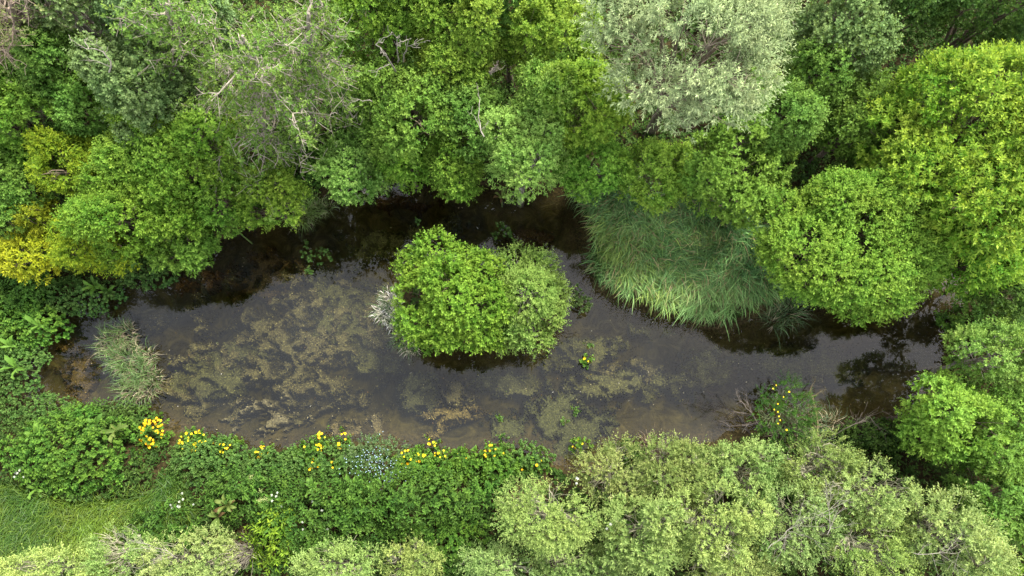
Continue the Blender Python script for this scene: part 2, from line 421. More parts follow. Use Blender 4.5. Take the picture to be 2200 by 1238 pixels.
# ------------------------------------------------------------------ water weed mats just under the surface
def algae_mat(u, v, rx, ry, label, z=-0.08, thr=0.5, freq=1.6, stretch=1.0, rot=0.0, warp=1.2, cA=(0.10,0.085,0.035), cB=(0.16,0.14,0.055), seed=0, sprig=1300, ragged=0.75, holes=None):
    g = R(1000 + seed)
    c = at(u, v, z); s = mpp(u, v, z); A, B = rx * s, ry * s
    step = 0.026
    x = np.arange(-A * 1.15, A * 1.15, step); y = np.arange(-B * 1.15, B * 1.15, step)
    X, Y = np.meshgrid(x, y)
    cr, sr = math.cos(rot), math.sin(rot)
    Xr, Yr = X * cr + Y * sr, -X * sr + Y * cr
    def field(Xr, Yr):
        a, b = Xr / stretch + seed * 3.7, Yr + seed * 1.9
        wx = fbm2(a * freq * 0.7, b * freq * 0.7, 20.0 + seed, 3) - 0.5; wy = fbm2(a * freq * 0.7 + 40, b * freq * 0.7, 30.0 + seed, 3) - 0.5
        nn = fbm2((a + warp * wx) * freq, (b + warp * wy) * freq, 11.0 + seed, 5)
        e = np.sqrt((Xr / A) ** 2 + (Yr / B) ** 2)
        return 0.5 + (nn - 0.5) * 2.2 * ragged + (1.0 - e) * 0.55 - 0.22
    F = field(Xr, Yr)
    F += (fbm2(X * 7, Y * 7, 50, 4) - 0.5) * 0.55 + g.normal(0, 0.035, X.shape)
    Xj = X + g.normal(0, 0.006, X.shape); Yj = Y + g.normal(0, 0.006, X.shape)
    rise = smooth((F - thr + 0.20) / 0.34)
    wx = fbm2(X * 4, Y * 4, 81 + seed, 2) - 0.5; wy = fbm2(X * 4 + 30, Y * 4, 85 + seed, 2) - 0.5
    fine = fbm2((X + 0.35 * wx) * 6.5 / stretch ** 0.5, (Y + 0.35 * wy) * 6.5, 60 + seed, 4)
    Z = -0.40 * (1 - rise) - 0.02 - 0.34 * smooth((0.56 - fine) / 0.22) * (0.35 + 0.65 * ragged if holes is None else holes)
    i = np.arange(X.size).reshape(X.shape)
    q = np.stack([i[:-1, :-1], i[:-1, 1:], i[1:, 1:], i[1:, :-1]], -1)
    FF = (F[:-1, :-1] + F[1:, 1:] + F[:-1, 1:] + F[1:, :-1]) / 4
    wet = shore_sd(c[0] + X[:-1, :-1], c[1] + Y[:-1, :-1]) < 0.15
    keep = (FF > thr - 0.2) & wet
    if keep.sum() < 10: return
    qs = q[keep]
    t = np.clip(fbm2(X * 3, Y * 3, 70 + seed, 3)[:-1, :-1][keep] * 1.6 - 0.3 + g.normal(0, 0.22, keep.sum()), 0, 1)[:, None]
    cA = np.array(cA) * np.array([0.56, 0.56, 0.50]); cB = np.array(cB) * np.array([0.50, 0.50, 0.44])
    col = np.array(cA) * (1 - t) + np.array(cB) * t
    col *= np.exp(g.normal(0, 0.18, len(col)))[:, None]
    acc = Acc()
    ui, inv = np.unique(qs, return_inverse=True)
    V = np.stack([Xj, Yj, np.minimum(Z, -z - 0.012)], -1).reshape(-1, 3)[ui]
    acc.add(V, inv.reshape(qs.shape), col)
    # leafy sprigs standing up in the mat
    k = min(int(sprig * keep.sum() * step * step), 26000)
    pick = g.integers(0, keep.sum(), k)
    cx = X[:-1, :-1][keep][pick] + g.uniform(0, step, k); cy = Y[:-1, :-1][keep][pick] + g.uniform(0, step, k)
    b = np.stack([cx, cy, Z[:-1, :-1][keep][pick] + g.uniform(-0.01, 0.03, k)], -1)
    th = g.uniform(0, 6.28, k)
    d = norm(np.stack([np.cos(th), np.sin(th), g.uniform(0.0, 0.35, k)], -1))
    add_leaves(acc, b, d, norm(np.cross(d, np.stack([-np.sin(th), np.cos(th), np.zeros(k)], -1))) * -1, g.uniform(0.03, 0.06, k), g.uniform(0.012, 0.022, k),
               (np.array(cA) * 0.3 + np.array(cB) * 0.8) * np.exp(g.normal(0, 0.40, k))[:, None], 0.1, 0.2)
    me = acc.mesh('algae_mat')
    co = np.empty(len(me.vertices) * 3, np.float32); me.vertices.foreach_get('co', co); co = co.reshape(-1, 3)
    co[:, 2] = np.minimum(co[:, 2], -z - 0.008); me.vertices.foreach_set('co', co.ravel())
    link('algae_mat', me, M_WEED, None, label, 'water weed', 'weed mats in the pond', None, (c[0], c[1], z))

BR = dict(cA=(0.075, 0.062, 0.024), cB=(0.150, 0.135, 0.056))
OL = dict(holes=0.45, cA=(0.066, 0.066, 0.024), cB=(0.125, 0.125, 0.045))
GR = dict(holes=0.06, sprig=500, cA=(0.056, 0.062, 0.022), cB=(0.092, 0.098, 0.036))
algae_mat(600, 735, 215, 150, 'big brown marbled weed bed in the middle of the wide end of the pond', -0.06, 0.40, 1.9, 1.0, 0.2, 1.8, seed=1, **BR)
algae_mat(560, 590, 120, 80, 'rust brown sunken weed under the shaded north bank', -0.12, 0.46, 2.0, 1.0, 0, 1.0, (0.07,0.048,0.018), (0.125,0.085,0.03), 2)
algae_mat(750, 640, 150, 140, 'olive weed haze between the brown bed and the island', -0.12, 0.42, 1.5, 1.0, 0.4, 1.0, seed=3, **OL)
algae_mat(590, 895, 150, 60, 'swirled pale scum streaks beside the south bank', -0.02, 0.58, 4.6, 1.8, 0.15, 2.6, (0.12,0.105,0.055), (0.21,0.185,0.11), 4, 300)
algae_mat(470, 800, 90, 60, 'olive weed patch east of the reed tuft', -0.08, 0.42, 1.8, 1.0, 0, 1.2, seed=5, **OL)
algae_mat(900, 845, 48, 42, 'small round ochre weed mound south of the island', -0.05, 0.42, 1.6, 1.0, 0, 0.6, seed=6, ragged=0.5, **OL)
algae_mat(985, 840, 62, 46, 'lumpy ochre weed mound beneath the island', -0.05, 0.42, 1.8, 1.0, 0.2, 0.8, seed=7, ragged=0.6, **BR)
algae_mat(1110, 820, 90, 30, 'thin olive weed streak drifting south of the island', -0.08, 0.5, 1.8, 2.0, 0.1, 1.0, seed=8, **OL)
algae_mat(1280, 830, 140, 40, 'long olive weed bank in the narrow channel', -0.06, 0.44, 1.5, 2.2, 0.12, 0.8, seed=9, ragged=0.55, **OL)
algae_mat(1240, 928, 100, 78, 'broad green scum mat against the south bank', -0.05, 0.32, 1.4, 1.0, -0.2, 0.6, seed=10, ragged=0.45, **GR)
algae_mat(1082, 925, 46, 46, 'rounded green scum mat left of the broad green mat', -0.05, 0.32, 1.4, 1.0, 0, 0.5, seed=11, ragged=0.4, **GR)
algae_mat(1250, 755, 90, 45, 'olive weed bed below the small water shrub', -0.10, 0.45, 1.5, 1.5, 0.2, 0.7, seed=12, ragged=0.55, **OL)
algae_mat(1530, 800, 130, 55, 'mottled olive weed bed under the sedge point', -0.08, 0.46, 1.8, 1.4, 0.25, 1.0, seed=13, ragged=0.7, **OL)
algae_mat(1420, 705, 100, 28, 'faint weed strip along the sedge edge', -0.10, 0.48, 1.8, 1.8, -0.1, 0.8, seed=14, **OL)
algae_mat(1740, 780, 120, 45, 'pale olive weed haze beside the broom bush', -0.15, 0.46, 1.4, 1.4, -0.1, 0.8, seed=15, ragged=0.5, **OL)
algae_mat(770, 930, 60, 36, 'tan crusted weed pad touching the south bank', -0.02, 0.42, 1.9, 1.0, 0, 0.8, (0.11,0.09,0.04), (0.17,0.14,0.068), 16)
algae_mat(960, 905, 110, 45, 'scattered ochre weed flecks above the yellow flowers', -0.06, 0.58, 2.6, 1.5, 0.1, 0.8, (0.13,0.10,0.035), (0.19,0.15,0.055), 17)
algae_mat(900, 500, 110, 50, 'murky olive weed north of the island', -0.14, 0.44, 1.5, 1.2, 0, 0.8, seed=18, **OL)
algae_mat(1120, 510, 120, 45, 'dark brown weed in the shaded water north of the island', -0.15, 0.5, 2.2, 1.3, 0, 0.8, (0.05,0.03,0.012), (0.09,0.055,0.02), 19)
algae_mat(330, 690, 110, 55, 'thin brown weed near the western bank', -0.14, 0.52, 1.8, 1.3, 0.3, 1.0, seed=20, **BR)
algae_mat(1400, 800, 110, 80, 'ragged brown weed flecks in the narrow channel', -0.10, 0.62, 2.4, 1.6, 0.2, 1.0, seed=21, **BR)
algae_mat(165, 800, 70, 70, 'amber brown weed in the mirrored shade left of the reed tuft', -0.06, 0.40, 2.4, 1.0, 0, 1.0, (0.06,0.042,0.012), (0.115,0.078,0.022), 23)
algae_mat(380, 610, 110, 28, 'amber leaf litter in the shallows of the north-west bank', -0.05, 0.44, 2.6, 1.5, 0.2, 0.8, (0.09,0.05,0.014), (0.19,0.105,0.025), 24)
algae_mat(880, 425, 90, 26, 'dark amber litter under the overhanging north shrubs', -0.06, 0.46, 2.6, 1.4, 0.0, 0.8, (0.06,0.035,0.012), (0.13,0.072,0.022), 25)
algae_mat(700, 830, 110, 60, 'patchy brown weed beside the swirled streaks', -0.08, 0.46, 2.0, 1.2, 0.2, 1.4, seed=22, **BR)

# ------------------------------------------------------------------ trees and shrubs
BARK_G, BARK_B = (0.24, 0.215, 0.175), (0.11, 0.085, 0.06)
SPEC = {
 # fresh green shrubs round the pond
 'fresh':  dict(n=9, len=0.17, L=0.069, w=0.52, ph0=80, ph1=38, dens=252, c0=(0.064,0.151,0.013), c1=(0.205,0.343,0.045), tw=15, tc=BARK_B),
 # deeper green
 'deep':   dict(n=9, len=0.18, L=0.069, w=0.55, ph0=82, ph1=42, dens=235, c0=(0.048,0.118,0.014), c1=(0.140,0.258,0.045), tw=15, tc=BARK_B),
 # big-leaved bright yellow-green
 'bright': dict(n=10, len=0.20, L=0.085, w=0.38, ph0=78, ph1=30, dens=209, c0=(0.068,0.163,0.013), c1=(0.278,0.413,0.058), tw=12, tc=BARK_B),
 # round-leaved grey green
 'greyg':  dict(n=9, len=0.18, L=0.061, w=0.85, ph0=80, ph1=45, dens=201, c0=(0.070,0.132,0.038), c1=(0.190,0.288,0.106), tw=34, tc=BARK_G),
 # pale willow
 'pale':   dict(y0=0.22, n=10, len=0.19, L=0.054, w=0.40, ph0=70, ph1=34, dens=252, c0=(0.104,0.175,0.042), c1=(0.312,0.412,0.130), tw=44, tc=(0.20,0.19,0.125)),
 # pale fresh shrub by the north bank
 'palef':  dict(n=9, len=0.16, L=0.063, w=0.45, ph0=78, ph1=36, dens=276, c0=(0.086,0.174,0.027), c1=(0.244,0.370,0.088), tw=15, tc=BARK_G),
 # silver
 'silver': dict(n=13, len=0.26, L=0.074, w=0.24, ph0=66, ph1=30, dens=226, c0=(0.166,0.232,0.106), c1=(0.447,0.540,0.285), tw=22, tc=(0.17,0.14,0.10), droop=0.3),
 # golden
 'gold':   dict(n=9, len=0.16, L=0.067, w=0.45, ph0=78, ph1=36, dens=252, c0=(0.145,0.190,0.012), c1=(0.370,0.400,0.024), tw=15, tc=BARK_B),
 'lime':   dict(n=9, len=0.16, L=0.065, w=0.45, ph0=78, ph1=36, dens=259, c0=(0.119,0.205,0.015), c1=(0.314,0.389,0.024), tw=15, tc=BARK_B),
 # thin dying crowns
 'sparse': dict(n=7, len=0.13, L=0.054, w=0.6, ph0=75, ph1=45, dens=104, c0=(0.073,0.144,0.024), c1=(0.180,0.281,0.053), tw=120, tc=(0.20,0.175,0.135)),
 'twiggy': dict(n=5, len=0.13, L=0.052, w=0.6, ph0=75, ph1=45, dens=57, c0=(0.087,0.113,0.032), c1=(0.194,0.233,0.077), tw=150, tc=(0.15,0.115,0.085)),
 # dark understorey
 'dark':   dict(n=9, len=0.17, L=0.065, w=0.55, ph0=82, ph1=45, dens=209, c0=(0.028,0.071,0.011), c1=(0.086,0.168,0.029), tw=13, tc=BARK_B),
}

def crown_lobes(g, C, rad, k):
    L = [(C + np.array([0, 0, -0.05]) * rad, 0.72)]
    for i in range(k):
        th = i * 2.4 + g.uniform(0, 0.7); zz = g.uniform(-0.25, 0.85)
        q = math.sqrt(max(0, 1 - zz * zz))
        rr = g.uniform(0.52, 0.74)
        d = np.array([math.cos(th) * q, math.sin(th) * q, zz]) * rr
        L.append((C + d * rad, g.uniform(0.27, 0.42)))
    return L

def make_tree(name, sp_name, u, v, rx, ry, ztop, label, cat='tree', group=None, seed=0, zlow=None, k=None, lean=(0, 0), tone=0.0, dens=1.0, lobes=None, gap=0.41, limbs=False):
    g = R(5000 + seed)
    sp = dict(SPEC[sp_name]); g2 = R(15000 + seed)
    hv = np.array([1.03 + g2.normal(0, 0.045), 1.0, 0.97 + g2.normal(0, 0.07)]) * (1 + g2.normal(0, 0.05)); lv_ = g2.uniform(0.84, 1.16)
    sp['c0'] = np.array(sp['c0']) * hv; sp['c1'] = np.array(sp['c1']) * hv
    sp['L'] *= lv_; sp['len'] *= g2.uniform(0.85, 1.2); sp['dens'] = sp['dens'] / lv_ ** 1.3
    zlow = ztop * 0.28 if zlow is None else zlow
    zc = zlow + (ztop - zlow) * 0.42
    C = at(u, v, zc); s = mpp(u, v, zc)
    rad = np.array([rx * s, ry * s, (ztop - zlow) * 0.56])
    area = rad[0] * rad[1]
    if k is None: k = int(np.clip(7 + area * 2.0, 8, 20))
    if lobes is None:
        LB = crown_lobes(g, C, rad, k)
        LB = [(c, rad * r * np.array([1, 1, 1.0])) for c, r in LB]
    else:
        LB = []
        for (lu, lv, lr, lz) in lobes:
            r = lr * 0.9 * mpp(lu, lv, lz)
            LB.append((at(lu, lv, lz), np.array([r, r, r * 0.85])))
    bx, by = C[0] + lean[0] + g.normal(0, 0.08), C[1] + lean[1] + g.normal(0, 0.08)
    bz = float(ground_z(np.array([bx]), np.array([by]))[0])
    base = np.array([bx, by, bz])
    root = link(name, None, label=label, cat=cat, group=group, loc=base)
    # --- woody frame
    wood = Acc(base)
    fork = base + (C - base) * np.array([0.45, 0.45, 0.0]) + np.array([0, 0, max(0.25, (zlow - bz) * 0.8)])
    r0 = (0.045 + 0.028 * math.sqrt(area) * (ztop / 4.0)) * (0.55 if ztop < 3.2 else 0.9)
    tp = np.linspace(0, 1, 6)[:, None]
    trunk = base + (fork - base) * tp + g.normal(0, 0.02, (6, 3)) * tp * np.array([1, 1, 0.3])
    trunk[0, 2] -= 0.08
    trr = r0 * (1.25 - 0.4 * tp[:, 0]); trr[0] *= 1.25
    bc = np.array(sp['tc']) * 0.8
    add_tubes(wood, trunk[None], trr[None], 8, bc)
    limb_tips = []
    for (c, r) in LB:
        e = c + g.normal(0, 0.12, 3) * r
        q = np.linspace(0, 1, 6)[:, None]
        sag = np.array([0, 0, 1.0]) * np.sin(q * math.pi) * 0.12 * np.linalg.norm(e - fork)
        pl = fork + (e - fork) * q + sag + g.normal(0, 0.03, (6, 3)) * q
        pl[0] = trunk[-1]
        lr = r0 * (0.62 * (1 - q[:, 0] * 0.75))
        la = Acc(base) if limbs else wood
        add_tubes(la, pl[None], lr[None], 6, bc)
        if limbs: link('limb', la.mesh('limb', True), M_BARK, root)
        limb_tips.append(pl)
    link('trunk', wood.mesh('trunk', True), M_BARK, root)
    # --- twigs and leafy shoots
    tw = Acc(base); lf = Acc(base)
    cs = np.array([c for c, _ in LB]); rs = np.array([r for _, r in LB])
    for li, (c, r) in enumerate(LB):
        nsh = int(sp['dens'] * dens * 2.6 * math.pi * (r[0] * r[1] + r[0] * r[2] + r[1] * r[2]) / 3.0)
        d = norm(g.normal(0, 1, (nsh, 3)))
        d[:, 2] = np.where(d[:, 2] < -0.35, -d[:, 2], d[:, 2])
        dep = (0.62 + 0.40 * np.sqrt(g.random(nsh))) * (1 + 0.22 * (noise3(c + d * r * 2.2 + seed) - 0.5))
        p = c + d * r * dep[:, None]
        inside = np.zeros(nsh, bool)
        for j in range(len(LB)):
            if j == li: continue
            inside |= (((p - cs[j]) / rs[j]) ** 2).sum(1) < 0.62
        keep = ~inside | (g.random(nsh) < 0.08)
        keep &= (0.6 * noise3(p * 3.1 + seed * 7.7) + 0.4 * noise3(p * 7.3 + seed * 3.3) + g.normal(0, 0.05, nsh)) > gap
        keep &= p[:, 2] > 0.12
        p, d2 = p[keep], d[keep]
        nn = norm(d2 / r)
        ax = nn * 0.75 + np.array([0, 0, 0.55]) + g.normal(0, 0.28, p.shape)
        add_shoots(lf, p, ax, g, sp, tone + g.normal(0, 0.07))
        # twigs from the limb to the crown surface
        nt = int(sp['tw'] * (r[0] * r[1]) ** 0.5 * 1.6)
        if nt and len(p):
            tgt = p[g.integers(0, len(p), nt)] + g.normal(0, 0.03, (nt, 3)) + norm(g.normal(0, 1, (nt, 3))) * 0.04
            pl = limb_tips[li]; st = pl[g.integers(2, 6, nt)]
            q = np.linspace(0, 1, 5)[None, :, None]
            mid = g.normal(0, 0.10, (nt, 1, 3)) * np.linalg.norm(tgt - st, axis=1)[:, None, None]
            tpz = st[:, None] * (1 - q) + tgt[:, None] * q + mid * np.sin(q * math.pi) + g.normal(0, 0.02, (nt, 5, 3)) * q
            rr = (0.006 + 0.005 * g.random((nt, 1))) * (1 - 0.72 * q[0, :, 0])[None]
            add_tubes(tw, tpz, rr, 3, np.array(sp['tc']) * np.exp(g.normal(0, 0.18, (nt, 1))))
    if not tw.empty(): link('twigs', tw.mesh('twigs'), M_BARK, root)
    cr = link('crown', lf.mesh('crown'), M_SILVER if sp_name == 'silver' else M_LEAF, root)
    cr['kind'] = 'stuff'
    return root

NT = 'trees and shrubs of the north bank'; ST_ = 'pale willow scrub of the south bank'; ET = 'trees and shrubs of the east bank'; WT = 'trees and shrubs of the west bank'
T = [
 # species, u, v, rx, ry, ztop, label, extra
 ('twiggy', 30, 70, 120, 120, 5.2, 'brown twiggy half bare tree in the top corner beside grey-green crowns', dict(group=NT)),
 ('greyg', 190, 40, 120, 80, 5.4, 'grey-green tree at the top edge next to the brown twiggy tree', dict(group=NT)),
 ('deep', 160, 165, 95, 90, 4.3, 'mid green bush in front of the brown twiggy tree', dict(group=NT)),
 ('greyg', 330, 215, 115, 120, 4.9, 'grey-green round-leaved tree beside the bare branched tree', dict(group=NT)),
 ('greyg', 380, 60, 140, 90, 5.6, 'tall grey-green tree at the top edge left of the bare branched tree', dict(group=NT, dens=0.85)),
 ('fresh', 60, 270, 120, 100, 3.8, 'green shrub at the left edge above the yellow shrub', dict(group=WT)),
 ('deep', 30, 400, 95, 95, 3.2, 'green shrub at the left edge beside the yellow shrub', dict(group=WT, tone=0.12)),
 ('deep', 210, 260, 90, 80, 3.4, 'dark green shrub tucked behind the tall yellow shrub', dict(group=WT)),
 ('lime', 170, 365, 92, 78, 3.3, 'bright yellow-leaved shrub beside the big green north-west shrub', dict(name='yellow_shrub', cat='shrub')),
 ('fresh', 385, 345, 165, 125, 3.9, 'large green shrub below the grey-green round-leaved tree', dict(group=NT)),
 ('fresh', 575, 425, 92, 72, 2.7, 'green shrub leaning over the water below the bare branched trunk', dict(group=NT, cat='shrub', tone=0.1)),
 ('fresh', 290, 465, 145, 105, 3.1, 'broad green shrub between the yellow shrubs and the pond', dict(group=WT, cat='shrub')),
 ('lime', 200, 530, 88, 72, 2.6, 'yellow-green shrub next to the golden bush by the west end', dict(group=WT, cat='shrub', tone=-0.08)),
 ('gold', 72, 555, 68, 58, 2.0, 'golden orange-yellow bush at the western end of the pond', dict(name='golden_bush', cat='shrub')),
 ('gold', 105, 478, 52, 42, 2.3, 'small golden bush just above the larger golden one', dict(name='golden_bush', cat='shrub', tone=-0.15, dens=0.8)),
 ('deep', 400, 530, 78, 62, 1.9, 'low grey-green bush hanging over dark water on the north-west bank', dict(group=WT, cat='shrub', tone=0.2)),
 ('fresh', 480, 440, 90, 70, 2.6, 'green shrub between the low grey-green bush and the bare trunk', dict(group=NT, cat='shrub', tone=-0.05)),
 ('fresh', 820, 70, 115, 85, 5.0, 'thin yellow-green tree showing bare forked stems', dict(group=NT, dens=0.75, tone=0.12)),
 ('deep', 900, 25, 110, 70, 5.2, 'deep green crown at the top edge behind the forked stems', dict(group=NT)),
 ('deep', 1080, 25, 120, 70, 5.2, 'deep green crown at the middle of the top edge', dict(group=NT)),
 ('fresh', 990, 120, 110, 95, 4.6, 'yellow-tipped green tree in front of the top-edge crowns', dict(group=NT, tone=0.1)),
 ('fresh', 1180, 110, 110, 95, 4.8, 'bright green tree beside the silver-leaved tree', dict(group=NT, tone=0.18)),
 ('fresh', 1245, 240, 115, 105, 4.2, 'bright green tree below the silver-leaved tree on its left', dict(group=NT, tone=0.1)),
 ('deep', 880, 255, 115, 110, 3.8, 'mid green shrub right of the dark gap by the bare trunk', dict(group=NT, tone=0.2)),
 ('deep', 1010, 260, 90, 90, 3.6, 'mid green shrub with a dead white branch in its gap', dict(group=NT, tone=0.15)),
 ('palef', 760, 372, 78, 82, 2.4, 'rounded pale green shrub overhanging the dark north water', dict(group=NT, cat='shrub')),
 ('fresh', 870, 350, 75, 60, 2.5, 'green shrub between the two overhanging rounded shrubs', dict(group=NT, cat='shrub', tone=-0.05)),
 ('fresh', 978, 372, 68, 70, 2.5, 'small rounded green shrub overhanging water above the island', dict(group=NT, cat='shrub')),
 ('palef', 1125, 345, 104, 108, 3.6, 'pale rounded shrub overhanging water in the middle of the north bank', dict(group=NT, cat='shrub', tone=0.22)),
 ('palef', 1180, 232, 85, 75, 4.2, 'pale green crown just behind the pale rounded shrub', dict(group=NT, tone=-0.02)),
 ('fresh', 1265, 355, 85, 75, 2.8, 'green shrub between the pale rounded shrub and the sedge bed', dict(group=NT, cat='shrub', tone=0.08)),
 ('fresh', 1400, 385, 88, 84, 2.9, 'yellow-green shrub hanging over the top of the sedge bed', dict(group=NT, cat='shrub', tone=0.22)),
 ('deep', 1570, 380, 130, 110, 3.4, 'mid green shrub between the sedge bed and the silver-leaved tree', dict(group=NT, cat='shrub', tone=0.28)),
 ('deep', 1650, 270, 120, 90, 3.8, 'mid green tree right of the silver-leaved tree', dict(group=NT, tone=0.22)),
 ('silver', 1475, 105, 205, 185, 6.2, 'tall silver-leaved tree with drooping grey foliage', dict(name='silver_leaved_tree', gap=0.43, zlow=2.0, lobes=[(1320,40,68,5.0),(1335,110,62,4.8),(1390,185,68,4.6),(1345,190,48,4.2),(1440,220,58,4.3),(1520,80,84,5.4),(1590,60,84,5.3),(1560,150,90,5.2),(1495,165,72,5.2),(1600,175,64,4.7),(1530,225,64,4.5),(1620,110,60,4.8),(1460,25,64,5.5),(1640,30,60,5.0),(1480,265,44,3.8),(1590,228,44,4.0),(1395,10,64,5.2)])),
 ('greyg', 1790, 90, 100, 100, 4.6, 'round-leaved grey-green tree between the silver tree and the bright big tree', dict(group=ET)),
 ('deep', 1740, 190, 90, 80, 3.8, 'deep green shrub below the round-leaved grey-green tree', dict(group=ET, tone=0.1)),
 ('dark', 1930, 30, 110, 80, 4.8, 'dark green crown at the top edge above the bright big tree', dict(group=ET)),
 ('dark', 2110, 40, 120, 90, 4.9, 'dark green crown filling the top right corner', dict(group=ET, tone=0.1)),
 ('deep', 1840, 270, 100, 90, 3.6, 'green shrub wedged between the bright tree and the round crown', dict(group=ET, tone=0.2)),
 ('bright', 2060, 330, 195, 235, 4.8, 'largest tree, bright yellow-green big-leaved crown on the east side', dict(name='broadleaf_tree', k=24, gap=0.39)),
 ('bright', 2060, 560, 130, 90, 3.4, 'low bright skirt of foliage over the eastern water inlet', dict(group=ET, cat='shrub', tone=-0.05)),
 ('fresh', 1800, 525, 200, 172, 3.5, 'big dome-shaped green shrub overhanging water east of the sedge bed', dict(k=22, cat='shrub', tone=0.05, gap=0.38)),
 ('dark', 2150, 590, 100, 110, 2.6, 'dark green shrub shaded at the eastern edge', dict(group=ET, cat='shrub', tone=0.05)),
 ('palef', 2120, 760, 105, 85, 3.0, 'loose yellow-green shrub on the east bank below the inlet', dict(group=ET, cat='shrub', dens=0.75)),
 ('fresh', 2015, 895, 105, 100, 2.8, 'rounded yellow-green bush at the south-east corner of the pond', dict(group=ET, cat='shrub', tone=0.2)),
 ('deep', 2140, 930, 110, 110, 2.6, 'mid green bush at the edge behind the rounded yellow-green bush', dict(group=ET, cat='shrub', tone=0.15)),
 ('deep', 2130, 1085, 110, 95, 2.4, 'mid green bush low at the right edge below the others', dict(group=ET, cat='shrub', tone=0.1)),
 # south bank pale scrub
 ('pale', 1175, 1110, 112, 95, 2.5, 'pale willow bush at the western end of the south-east scrub', {}),
 ('pale', 1320, 1015, 90, 72, 2.2, 'pale willow bush beside the broad green scum mat', {}),
 ('pale', 1450, 1010, 100, 80, 2.5, 'pale willow bush on the bank below the narrow channel', {}),
 ('pale', 1380, 1140, 120, 95, 2.7, 'pale willow bush behind the western end of the scrub', {}),
 ('pale', 1590, 1010, 95, 72, 2.3, 'pale willow bush below the fallen dead branches', {}),
 ('pale', 1530, 1130, 110, 90, 2.8, 'pale willow bush in the middle of the south-east scrub', {}),
 ('pale', 1740, 1005, 115, 80, 2.6, 'pale willow bush just below the broom bush', {}),
 ('pale', 1690, 1130, 115, 95, 2.9, 'pale willow bush with exposed grey twigs in the deep scrub', dict(dens=0.7)),
 ('pale', 1850, 1050, 95, 85, 2.5, 'pale willow bush between the broom bush and the south-east corner', dict(dens=0.8)),
 ('pale', 1850, 1180, 120, 80, 2.8, 'pale willow bush with bare twigs near the bottom edge', dict(dens=0.7)),
 ('pale', 2030, 1150, 110, 90, 2.6, 'pale willow bush at the eastern end of the scrub', dict(tone=-0.08)),
 ('pale', 1560, 1225, 110, 60, 2.4, 'pale willow bush cut by the bottom edge under the middle scrub', {}),
 ('pale', 1240, 1215, 120, 60, 2.2, 'pale willow bush cut by the bottom edge below the western scrub', {}),
 ('pale', 1070, 1215, 85, 50, 1.9, 'small pale willow bush at the bottom edge beside the nettles', {}),
 ('pale', 880, 1210, 75, 55, 1.9, 'small pale willow bush at the bottom edge among nettles', {}),
 ('pale', 730, 1215, 95, 50, 2.0, 'pale willow bush at the bottom edge right of the dead grey twigs', {}),
 ('pale', 420, 1200, 110, 65, 2.2, 'pale yellowish willow bush left of the dead grey twigs', dict(tone=0.1, dens=0.85)),
 ('pale', 280, 1185, 100, 55, 2.1, 'pale willow bush at the edge of the mown-looking grass', {}),
 ('pale', 120, 1220, 105, 50, 2.0, 'pale willow bush in the bottom left corner', {}),
]
tree_objs = []
for i, (sp, u, v, rx, ry, zt, lab, ex) in enumerate(T):
    ex = dict(ex)
    nm = ex.pop('name', None) or ('pale_willow_bush' if sp == 'pale' else ('broadleaf_shrub' if ex.get('cat') == 'shrub' else 'broadleaf_tree'))
    cat = ex.pop('cat', 'shrub' if sp == 'pale' else 'tree')
    if nm == 'broadleaf_tree' and zt < 4.0: nm, cat = 'broadleaf_shrub', 'shrub'
    grp = ex.pop('group', ST_ if sp == 'pale' else None)
    if sp == 'pale':
        ex['tone'] = ex.get('tone', 0.0) + (-0.12, 0.06, 0.0, 0.12, -0.05)[i % 5]; ex['gap'] = 0.44; q_ = 0.98 if v > 1180 else 0.93; rx, ry, zt = rx * q_, ry * q_, zt * (0.85, 1.1, 0.95, 1.2, 0.9)[i % 5]
    tree_objs.append(make_tree(nm, sp, u, v, rx, ry, zt, lab, cat, grp, seed=i, **ex))

# island shrubs, lobe by lobe
make_tree('island_shrub', 'fresh', 970, 640, 130, 120, 2.3, 'bright green many-lobed shrub filling the left of the island', 'shrub', 'island shrubs', seed=201, zlow=0.5, lean=(0.1, -0.1), tone=0.08, gap=0.36,
          lobes=[(985,640,80,1.35),(935,545,48,1.3),(985,560,36,1.2),(890,575,38,1.1),(905,640,58,1.2),(1000,575,30,1.1),(955,600,55,1.75),(1035,590,52,1.4),(1050,655,55,1.6),
                 (905,690,55,1.1),(960,700,55,1.35),(1020,705,52,1.3),(930,725,34,0.9),(1060,710,40,1.1),(990,655,55,1.85)])
make_tree('island_shrub', 'palef', 1140, 640, 95, 110, 2.1, 'paler finer-leaved shrub filling the right of the island', 'shrub', 'island shrubs', seed=202, zlow=0.5, gap=0.36, tone=0.15, lean=(-0.2, 0.1),
          lobes=[(1130,640,72,1.4),(1110,570,42,1.2),(1155,580,46,1.2),(1176,630,46,1.2),(1172,680,42,1.1),(1120,700,52,1.1),(1150,725,38,0.85),(1090,735,28,0.75),(1140,630,55,1.7),(1190,640,30,1.0)])
# tall trees beyond the left edge whose crowns mirror in the water
def px(X, Y, Z):
    dep = (H - Z) * CT + Y * ST
    return 1100 + FPX * X / dep, 619 - FPX * (Y * CT - (H - Z) * ST) / dep
for (X, Y, Z, r, lab, sd_) in [(-11.7, 2.1, 4.2, 0.75, 'tree beyond the left edge whose loose crown mirrors by the reed tuft', 301), (-12.2, 3.5, 4.2, 0.7, 'second tree beyond the left edge mirrored at the western tip', 302)]:
    u_, v_ = px(X, Y, Z); m_ = mpp(u_, v_, Z)
    make_tree('broadleaf_tree', 'deep', u_, v_, r / m_, r / m_, Z + 0.9, lab, 'tree', WT, seed=sd_, dens=0.45, zlow=Z - 1.0, gap=0.47)

